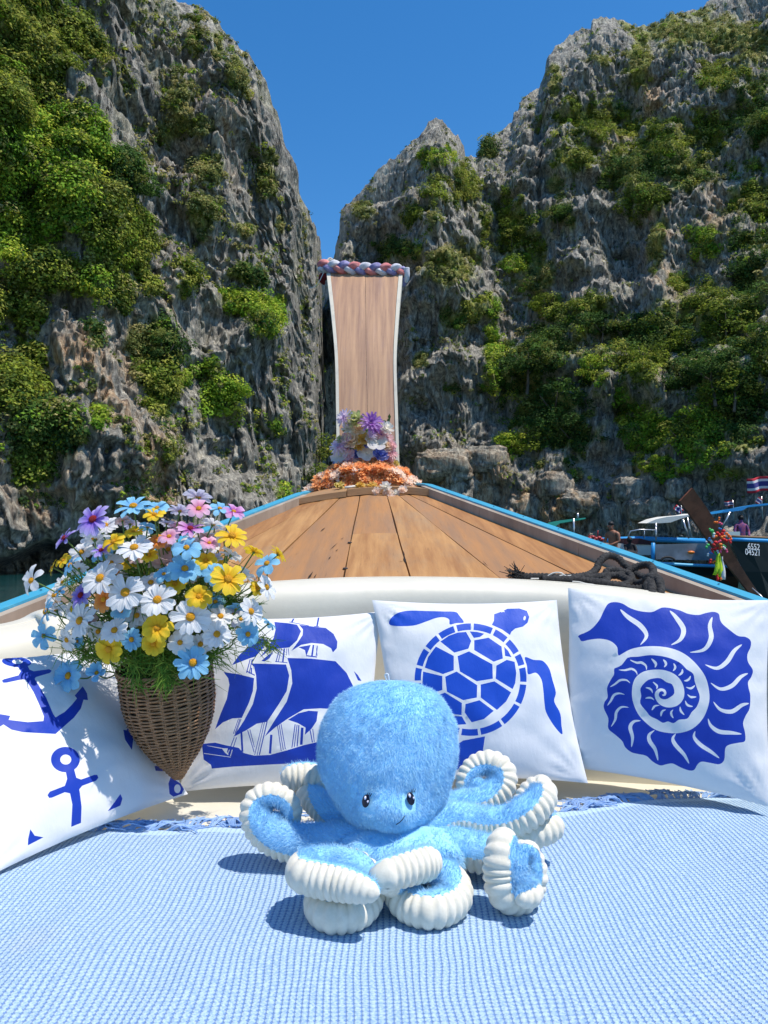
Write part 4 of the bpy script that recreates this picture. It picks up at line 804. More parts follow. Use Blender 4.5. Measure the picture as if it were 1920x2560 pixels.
# bare spots for the eyes
EYES = []
for ex_, ey_ in ((676, 608), (870, 598)):
    px, py = ZO(ex_, ey_); s = proj(q); k = np.argmin((s[:, 0] - px) ** 2 + (s[:, 1] - py) ** 2); EYES.append((q[k], nr[k]))
mouth_mask = np.zeros(len(q), bool)
for c, n_ in EYES: mouth_mask |= (np.abs(q - c) / np.array([.0125, .03, .0165]) ** 1 ** 1 < 1).all(1)
q, nr, cmb = q[~mouth_mask], nr[~mouth_mask], cmb[~mouth_mask]
fur('fur', q, nr, cmb * 1.0, head, .0068, .00058, 3)
EYEM = mat('black embroidered eye', (.006, .006, .02), rough=.35); EYW = mat('white eye stitch', (.75, .72, .85), rough=.6)
for n_e, (c, n_) in enumerate(EYES):
    n_ = n_ / np.linalg.norm(n_); a = np.cross([0, 0, 1], n_); a /= np.linalg.norm(a); b = np.cross(n_, a); sgn = 1
    def disc(off, rx, ry, lift, cx=0, cz=0, nn=18):
        B = MB(); vs = [c + n_ * (lift + .004)+ a * cx + b * cz]
        for t in np.arange(nn) * 2 * math.pi / nn: vs.append(c + n_ * lift + a * (cx + rx * math.cos(t)) + b * (cz + ry * math.sin(t)))
        return B.add(vs, [(0, i + 1, (i + 1) % nn + 1) for i in range(nn)])
    E_ = disc(0, .0080, .0110, .006); ey = put('eye', E_.me('eye', EYEM), octo)
    for w in ((-.0030, .0052, .0023, .0033), (.0038, .0000, .0014, .0024)):
        put('eye_highlight', disc(0, w[2], w[3], .0095, w[0] if n_e else w[0] + .003, w[1]).me('eye_highlight', EYW), ey)
    lash = MB()
    for k in (-1, 0, 1): lash.tube([c + n_ * .008 + a * (.005 + .003 * k) + b * .009, c + n_ * .009 + a * (.008 + .004 * k) + b * (.0155 - .001 * abs(k))], [.0010, .0004], 4)
    put('eyelash', lash.me('eyelash', EYEM), ey, kind='stuff')
mo = MB(); mp_ = [ZO(x, y) for x, y in ((812, 719), (828, 708), (842, 694), (851, 678))]
mc = []
for px, py in mp_:
    s = proj(hv[:-1]); k = np.argmin((s[:, 0] - px) ** 2 + (s[:, 1] - py) ** 2 + 4e3 * (hv[:-1, 1] > 1.5)); mc.append(P(px, py, hv[k, 1] - .010))
mo.tube(catmull(mc, 5), .0008, 5); put('mouth', mo.me('mouth', EYEM), octo)
lp = MB(); tp_ = P(*ZO(768, 42), 1.50); lp.tube(catmull([tp_, tp_ + [-.004, -.004, .012], tp_ + [.002, -.008, .014], tp_ + [.004, -.01, .002]], 5), .0012, 5); put('hang_loop', lp.me('hang_loop', mat('clear nylon', (.75, .8, .85))), octo)

# body skirt the arms grow from
bc = P(*ZO(838, 800), 1.43); bc[2] = .060
U_, V_ = np.meshgrid(np.linspace(0, math.pi, 24), np.arange(48) * 2 * math.pi / 48, indexing='ij'); rr = np.array([.125, .105, .052])
def body_pt(u, v): return bc + rr * np.stack([np.sin(u) * np.cos(v), np.sin(u) * np.sin(v), np.cos(u) ], -1) * (1 + .05 * np.cos(8 * v) * np.sin(u))[..., None]
bv = body_pt(U_.ravel(), V_.ravel()); bf = [(i * 48 + j, (i + 1) * 48 + j, (i + 1) * 48 + (j + 1) % 48, i * 48 + (j + 1) % 48) for i in range(23) for j in range(48)]
body = put('body', mesh('body', bv, bf, PLUSH), octo)
u = np.arccos(r.uniform(-.3, .95, 16000)); v = r.uniform(math.pi * .95, math.pi * 2.05, 16000); q = body_pt(u, v); nn_ = (q - bc) / rr ** 2; nn_ /= np.linalg.norm(nn_, axis=1)[:, None]
fur('fur', q, nn_, np.tile([0, -.3, -.7], (len(q), 1)), body, .010, .0007, 6)

def arm(rows, seed, furn=9000, label=None, slim=.93, cap0=False):
    """rows: (zoom x, zoom y, depth or ('z', height), radius, white side: right, up, away)"""
    pts = []
    for q in rows:
        p = PZ(*ZO(q[0], q[1]), q[2][1]) if isinstance(q[2], tuple) else P(*ZO(q[0], q[1]), q[2]); pts.append([*p, q[3], *q[4:7]])
    c = catmull(pts, 10); c, s = resample(c, .0019); p = c[:, :3]; rad = c[:, 3] * slim; wdir = c[:, 4:7]
    t = np.gradient(p, axis=0); t /= np.linalg.norm(t, axis=1)[:, None]
    w = np.stack([wdir[:, 0], wdir[:, 2], wdir[:, 1]], 1); w = w - t * (w * t).sum(1)[:, None]
    for _ in range(6): w[1:-1] = (w[:-2] + w[1:-1] * 2 + w[2:]) / 4
    w /= np.linalg.norm(w, axis=1)[:, None] + 1e-9; b = np.cross(t, w)
    n = len(p); tipk = np.clip((s[-1] - s) / (rad * 1.1), 0, 1); tipk = np.sqrt(1 - (1 - tipk) ** 2); rad = rad * np.maximum(tipk, .02)
    if cap0: k0 = np.clip(s / (rad[len(s) // 3] * .9), 0, 1); rad = rad * np.maximum(np.sqrt(1 - (1 - k0) ** 2), .03)
    sp = .0118; ph = s / sp * 2 * math.pi; rib = np.abs(np.sin(ph / 2)) ** .75
    def ringpt(i, a, white):  # a: angle from the white direction
        ca, sa = np.cos(a), np.sin(a)
        k = rad[i] * (1 + (.17 * (rib[i] - .75) + .045 if white else 0) * np.clip((1.75 - np.abs(a)) / .25, 0, 1))
        return p[i] + k[:, None] * (ca[:, None] * w[i] + sa[:, None] * b[i])
    out = []
    A0 = 1.62
    for white, a0, a1, m in ((True, -A0, A0, 15), (False, A0 - .08, 2 * math.pi - A0 + .08, 13)):
        aa = np.linspace(a0, a1, m); I_, Aa = np.meshgrid(np.arange(n), aa, indexing='ij')
        an = np.where(Aa > math.pi, Aa - 2 * math.pi, Aa); v_ = ringpt(I_.ravel(), an.ravel(), white)
        f_ = [(i * m + j, i * m + j + 1, (i + 1) * m + j + 1, (i + 1) * m + j) for i in range(n - 1) for j in range(m - 1)]
        out.append((v_, f_))
    a_ = put('arm', mesh('arm', *out[1], PLUSH), octo, label=label)
    put('ribbed_underside', mesh('ribbed_underside', *out[0], RIBM), a_)
    r = np.random.default_rng(seed); pr = rad / rad.sum(); i = r.choice(n, furn, p=pr); a = r.uniform(A0 + .02, 2 * math.pi - A0 - .02, furn); an = np.where(a > math.pi, a - 2 * math.pi, a)
    q = ringpt(i, an, False) + t[i] * r.uniform(-.001, .001, (furn, 1)); nn = np.cos(an)[:, None] * w[i] + np.sin(an)[:, None] * b[i]
    ok = (nn * (q - np.array([0, 0, CH]))).sum(1) < .25 * np.linalg.norm(q, axis=1)
    fur('fur', q[ok], nn[ok], t[i][ok] * .8, a_, .0085, .00065, seed, .97)
z = lambda h: ('z', h)
arm([(800, 800, 1.42, .040, 0, -1, .3), (600, 802, 1.44, .040, 0, -1, .3), (420, 812, 1.46, .038, 0, -1, .3), (290, 798, 1.47, .036, -.3, -1, .35), (190, 745, 1.48, .034, -.8, -.6, .35), (148, 665, 1.49, .031, -1, 0, .35), (168, 602, 1.50, .027, -.7, .7, .35), (232, 578, 1.50, .024, 0, 1, .35), (300, 612, 1.50, .021, .8, .6, .35), (318, 672, 1.50, .021, 1, -.2, .3), (288, 716, 1.495, .018, .4, -1, .3), (242, 700, 1.49, .020, -.6, -.4, 1), (238, 655, 1.49, .020, -.3, .6, 1)], 11, 20000, 'large coil curling up at the left')
arm([(700, 720, 1.49, .036, 0, -1, .3), (540, 680, 1.53, .034, 0, -1, .2), (440, 610, 1.56, .030, -.4, -.8, -.1), (400, 560, 1.58, .027, -.8, -.2, -.5), (480, 520, 1.60, .030, 0, -.3, -1), (400, 492, 1.59, .030, 0, -.25, -1), (330, 492, 1.585, .028, -.1, -.25, -1), (265, 500, 1.58, .022, -.4, -.2, -1)], 12, 6000, 'arm curled behind the head at the left')
arm([(800, 850, z(.06), .036, 0, -1, 0), (680, 930, z(.05), .035, 0, -1, 0), (520, 1000, z(.04), .033, -.5, -1, .2), (456, 1090, z(.034), .033, -1, -.35, -.3), (500, 1145, z(.032), .032, -.3, -.35, -1), (590, 1142, z(.032), .032, .2, -.35, -1), (660, 1105, z(.034), .031, .9, -.3, -.4), (690, 1020, z(.05), .030, 1, -.3, .4), (640, 930, z(.075), .032, .3, -.3, 1), (520, 900, z(.078), .033, -.2, -.6, 1), (400, 910, z(.080), .033, -.8, -.7, .5), (372, 950, z(.088), .033, -1, -.3, -.5), (450, 975, z(.087), .034, 0, -.2, -1), (560, 995, z(.086), .033, .1, -.2, -1), (650, 1020, z(.084), .027, .15, -.15, -1), (735, 1048, z(.080), .016, .3, -.1, -1)], 13, 16000, 'front left arm coiled in two layers', .79)
arm([(860, 850, z(.06), .036, 0, -1, 0), (1000, 930, z(.05), .034, .3, -1, 0), (1085, 1010, z(.046), .033, 1, -.5, 0), (1075, 1080, z(.036), .034, .7, -.5, -.8), (975, 1120, z(.034), .034, 0, -.45, -1), (865, 1090, z(.034), .033, -.6, -.45, -.8), (810, 1010, z(.05), .030, -1, -.3, 0), (790, 975, z(.075), .029, -.8, 0, -.6), (750, 962, z(.088), .029, -.3, -.1, -1), (850, 928, z(.092), .032, 0, -.12, -1), (950, 900, z(.093), .033, .1, -.12, -1), (1025, 885, z(.094), .030, .5, -.1, -1)], 14, 14000, 'front centre arm coiled in two layers', .81)
arm([(930, 780, z(.075), .040, 0, -1, 0), (1080, 820, z(.066), .036, 0, -1, 0), (1200, 850, z(.062), .035, 0, -1, 0), (1310, 870, z(.058), .033, 0, -1, 0), (1400, 900, z(.055), .028, 0, -1, 0)], 25, 7000, 'right front arm reaching to its rolled end', .95)
arm([(1345, 800, 1.335, .027, -.3, 1, .3), (1318, 812, 1.315, .029, -.9, .6, -.1), (1308, 870, 1.30, .032, -1, 0, -.35), (1308, 950, 1.295, .033, -1, 0, -.4), (1325, 1030, 1.29, .033, -.9, -.5, -.35), (1385, 1058, 1.30, .031, -.2, -1, 0), (1435, 1030, 1.305, .027, .7, -.8, .2), (1455, 950, 1.31, .027, .9, 0, .6), (1425, 865, 1.315, .027, .2, .6, 1), (1385, 880, 1.30, .023, -.6, 0, 1), (1385, 960, 1.285, .020, -.5, -.2, 1), (1430, 1010, 1.275, .020, .3, -.6, .4), (1455, 1045, 1.265, .019, .7, -.5, -.6), (1425, 1062, 1.255, .018, 0, -.4, -1), (1375, 1062, 1.245, .011, -.3, -.2, -1)], 15, 18000, 'right front arm rolled up with its cream tip showing', .88, True)
arm([(930, 740, 1.44, .036, 0, -1, 0), (1080, 690, 1.46, .032, 0, -1, -.15), (1220, 712, 1.465, .032, 0, -1, -.2), (1340, 705, 1.46, .032, .25, -1, -.3), (1440, 655, 1.46, .032, .7, -.8, -.35), (1500, 590, 1.48, .029, 1, -.2, -.35), (1490, 545, 1.50, .025, .6, .9, -.1), (1440, 565, 1.50, .021, -.4, 1, .4), (1402, 620, 1.49, .018, -1, .2, .7), (1390, 665, 1.475, .013, -.6, -.6, .7)], 16, 13000, 'right arm sweeping up into an open curl')
arm([(960, 680, 1.50, .034, 0, -1, .2), (1110, 625, 1.53, .029, 0, -1, -.1), (1220, 600, 1.54, .030, .3, -1, -.15), (1300, 545, 1.555, .030, 1, -.5, -.15), (1312, 470, 1.57, .028, 1, .4, 0), (1252, 425, 1.58, .025, 0, 1, .1), (1180, 448, 1.58, .023, -.8, .7, .3), (1143, 510, 1.57, .022, -1, 0, .3), (1145, 575, 1.56, .018, -1, -.3, .3), (1190, 545, 1.556, .022, .2, -.3, 1), (1215, 500, 1.556, .022, .3, .4, 1)], 17, 12000, 'rear right arm curled into an upright loop')
arm([(1000, 720, 1.50, .032, 0, -1, 0), (1200, 770, 1.50, .030, 0, -1, -.2), (1370, 770, 1.475, .027, 0, -.5, -1), (1470, 760, 1.47, .027, .2, -.4, -1), (1540, 735, 1.48, .025, .6, -.4, -1), (1572, 700, 1.50, .020, 1, 0, -.4)], 18, 7000, 'lowest right arm, mostly under the open curl')

# ------------------------------------------------------------------ wicker cone and its flowers
WICK = mat('brown wicker', (.36, .18, .075), rough=.42, c2=(.22, .105, .04), ns=60, lo=.35, hi=.65, spec=.5)
GAPSHADE = mat('dark gap shade', (.02, .012, .008), rough=.9)  # near-black cone added behind the weave, its colour stands for shade in the gaps
R0 = P(412, 1662, 1.755); T0 = P(447, 1950, 1.80); ax = T0 - R0; AL = np.linalg.norm(ax); ax /= AL
e1 = np.array([1, 0, 0]) - ax * ax[0]; e1 /= np.linalg.norm(e1); e2 = np.cross(ax, e1)
bask = thing('wicker_basket', 'brown woven wicker cone basket holding the daisies between two pillows', 'basket', tuple(T0))
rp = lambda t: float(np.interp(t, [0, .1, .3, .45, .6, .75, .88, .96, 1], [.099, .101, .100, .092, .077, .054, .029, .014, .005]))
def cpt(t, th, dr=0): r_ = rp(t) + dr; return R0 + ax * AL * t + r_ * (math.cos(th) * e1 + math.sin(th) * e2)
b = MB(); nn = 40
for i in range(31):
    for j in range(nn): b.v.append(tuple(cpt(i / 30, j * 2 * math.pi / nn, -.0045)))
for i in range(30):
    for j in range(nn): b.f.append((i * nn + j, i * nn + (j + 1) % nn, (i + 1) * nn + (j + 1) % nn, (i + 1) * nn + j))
put('shade_cone', b.me('shade_cone', GAPSHADE), bask)
b = MB(); NST = 22; nw = 62
for k in range(nw):
    t0 = .035 + .955 * k / nw; n = 110; thj = rng.uniform(0, 6); pts = []
    for j in range(n + 1):
        th = 2 * math.pi * j / n; tt = t0 + .0035 * math.sin(th * 3 + thj) + .0022 * math.sin(th * 11 + k)
        amp = .0034 * min(1, rp(tt) / .06); pts.append(cpt(min(tt, .995), th, amp * math.sin(NST * th / 2 + math.pi * (k % 2)) * 1.0))
    b.tube(pts, .00225, 5, False)
put('weaver', b.me('weaver', WICK), bask, kind='stuff')
for k in range(NST):
    th = 2 * math.pi * k / NST
    if math.sin(th) * e2[1] + math.cos(th) * e1[1] > .35: continue
    b = MB()
    for o in (-.0024, .0024): b.tube([cpt(t, th + o / max(rp(t), .02), -.0005) for t in np.linspace(0, .97, 26)], .0022, 5)
    put('stake', b.me('stake', WICK), bask)
b = MB()
for k in range(44):
    th = 2 * math.pi * k / 44; b.tube(catmull([cpt(.0, th, .002), cpt(-.012, th + .12, .006), cpt(.004, th + .3, .007), cpt(.035, th + .42, .004)], 3), .0024, 5)
put('rim', b.me('rim', WICK), bask, kind='stuff')

def petal_mesh(kind):
    L_ = 1.0; vs = []; fs = []; nx = 7
    for i in range(nx + 1):
        t = i / nx; w = {'daisy': .20 * (math.sin(math.pi * min(t * .5 + .12, .93)) ** .8) * (1 if t < .85 else (1 - ((t - .85) / .15) ** 2 * .6)), 'wide': .30 * math.sin(math.pi * (t * .58 + .1)) ** .9 * (1 if t < .85 else 1 - ((t - .85) / .15) ** 2 * .5), 'cup': .27 * math.sin(math.pi * (t * .62 + .12))}[kind]
        z0 = {'daisy': .16 * math.sin(t * 2.0) - .10 * t * t, 'wide': .22 * math.sin(t * 2.2) - .2 * t * t, 'cup': .75 * t ** .7}[kind]; x = .12 + t * (.88 if kind != 'cup' else .62)
        notch = .03 if i == nx else 0
        for j, s in enumerate((-1, -.5, 0, .5, 1)): vs.append((x - notch * (1 if j in (0, 4) else -.3 if j == 2 else .3), w * s, z0 + .05 * abs(s) + (.02 if j in (1, 3) else 0)))
    for i in range(nx):
        for j in range(4): fs.append((i * 5 + j, (i + 1) * 5 + j, (i + 1) * 5 + j + 1, i * 5 + j + 1))
    return mesh('petal_' + kind, vs, fs, [mat('cloth petal base', (.8, .8, .8))], True)
PET = {k: petal_mesh(k) for k in ('daisy', 'wide', 'cup')}
def petal_mat(name, ci, co, k=.5, w=.35):
    m = mat(name, co, rough=.6, spec=.25, trans=.40); t = m.node_tree; N = t.nodes; L = t.links
    tc = N.new('ShaderNodeTexCoord'); sp = N.new('ShaderNodeSeparateXYZ'); L.new(tc.outputs['Object'], sp.inputs[0]); r_ = N.new('ShaderNodeMapRange'); L.new(sp.outputs[0], r_.inputs[0]); r_.inputs[1].default_value = k - w; r_.inputs[2].default_value = k + w
    mx = N.new('ShaderNodeMix'); mx.data_type = 'RGBA'; mx.inputs['A'].default_value = (*ci, 1); mx.inputs['B'].default_value = (*co, 1); L.new(r_.outputs[0], mx.inputs['Factor'])
    n = N.new('ShaderNodeTexWave'); n.bands_direction = 'Y'; n.inputs['Scale'].default_value = 3.5; n.inputs['Distortion'].default_value = 1.5; L.new(tc.outputs['Object'], n.inputs[0]); bp = N.new('ShaderNodeBump'); bp.inputs['Strength'].default_value = .16; bp.inputs['Distance'].default_value = .03; L.new(n.outputs['Fac'], bp.inputs['Height']); L.new(bp.outputs[0], N['Principled BSDF'].inputs['Normal'])
    for q in N:
        if q.type in ('BSDF_PRINCIPLED',): L.new(mx.outputs['Result'], q.inputs['Base Color'])
        if q.type == 'BSDF_TRANSLUCENT': L.new(mx.outputs['Result'], q.inputs['Color'])
    return m
PM = {'w': petal_mat('white petal', (.84, .84, .84), (.88, .88, .88)), 'v': petal_mat('pale lilac petal', (.62, .56, .72), (.70, .70, .82)), 'b': petal_mat('light blue petal', (.20, .50, .78), (.30, .64, .86)), 'y': petal_mat('yellow petal', (.88, .48, .01), (.90, .64, .04), .4),
      'p': petal_mat('purple petal', (.28, .13, .66), (.56, .50, .86), .6), 'k': petal_mat('pink petal', (.80, .22, .38), (.84, .52, .68), .4), 'm': petal_mat('magenta pink petal', (.55, .10, .48), (.80, .50, .74), .55), 'o': petal_mat('orange petal', (.80, .22, .03), (.82, .33, .08)), 's': petal_mat('peach pink petal', (.75, .45, .40), (.80, .60, .55))}
CEN = mat('orange yellow flower centre', (.80, .36, .01), rough=.8, bump=.6, bs=14, bdist=.1); CRED = mat('dark red flower centre', (.25, .008, .012), rough=.8, bump=.5, bs=14, bdist=.1)
STEM = mat('green stem', (.10, .17, .03), rough=.6)
cb = MB(); cb.ball((0, 0, .10), (.20, .20, .13), 16, 9); CENM = cb.me('flower_centre', CEN)
PET_SEP = MB(); PET_SEP.ball((0, 0, -.06), (.13, .13, .10), 8, 5); CAL = PET_SEP.me('calyx', STEM)
def daisy(x, y, d, col, label, tilt=(0, 0), back=0, dy=0, kind=None, npet=None, cc=None, push=0, squash=1):
    px, py = x / 2.304, 1180 + y / 2.304
    g = 1 - ((px - 375) / 330) ** 2 - ((py - 1480) / 300) ** 2; Y = 1.78 - .17 * math.sqrt(max(g, 0)) + dy
    c = P(px, py, Y); rad = d / 2.304 / F * Y / 2 * 1.08
    nrm = np.array([(px - 375) / 330 * .55 + tilt[0], -1.0 + .2 * back, (1480 - py) / 300 * .35 + .42 + tilt[1]])
    if back: nrm = np.array([nrm[0], .75, nrm[2] + .5])
    nrm /= np.linalg.norm(nrm); kind = kind or ('daisy' if col in 'wvp' else 'wide'); npet = npet or (14 if kind == 'daisy' else 9)
    t = thing('daisy', label, 'flower', tuple(c), 'daisies in the wicker basket'); q = Vector(nrm).to_track_quat('Z', 'Y'); rot = q @ Matrix.Rotation(rng.uniform(0, 6.28), 3, 'Z').to_quaternion()
    t.rotation_mode = 'QUATERNION'; t.rotation_quaternion = rot; t.scale = (rad, rad, rad)
    for k in range(npet):
        o = bpy.data.objects.new('petal', PET[kind]); COL.objects.link(o); o.parent = t; a = k * 2 * math.pi / npet + rng.uniform(-.09, .09)
        o.rotation_euler = (rng.uniform(-.22, .22), rng.uniform(-.16, .20) + (.05 if k % 2 else -.05), a); s = rng.uniform(.88, 1.06); o.scale = (s, s * rng.uniform(.85, 1.1), s)
        o.material_slots[0].link = 'OBJECT'; o.material_slots[0].material = PM[col]
    o = bpy.data.objects.new('flower_centre', CENM); COL.objects.link(o); o.parent = t; o.material_slots[0].link = 'OBJECT'; o.material_slots[0].material = CRED if (cc == 'r') else CEN
    s = 1.12 if kind == 'daisy' else 1.0; o.scale = (s, s, s)
    o = bpy.data.objects.new('calyx', CAL); COL.objects.link(o); o.parent = t
    # stem, bending down into the basket
    root = R0 + np.array([rng.uniform(-.06, .06), rng.uniform(-.04, .04), -.03]); pb = c - nrm * rad * .1; mid = (pb * .5 + root * .5) + np.array([(px - 375) / 330 * .05, .03, .05 if py < 1560 else .01])
    pts = catmull([pb, pb - nrm * .03 + (root - pb) * .08, mid, root], 6); inv = (Matrix.Translation(Vector(c)) @ rot.to_matrix().to_4x4() @ Matrix.Diagonal((rad, rad, rad, 1))).inverted()
    pl = [tuple(inv @ Vector(w)) for w in pts]; b = MB(); b.tube(pl, .0017 / rad, 5, False); o = put('stem', b.me('stem', STEM)); o.parent = t
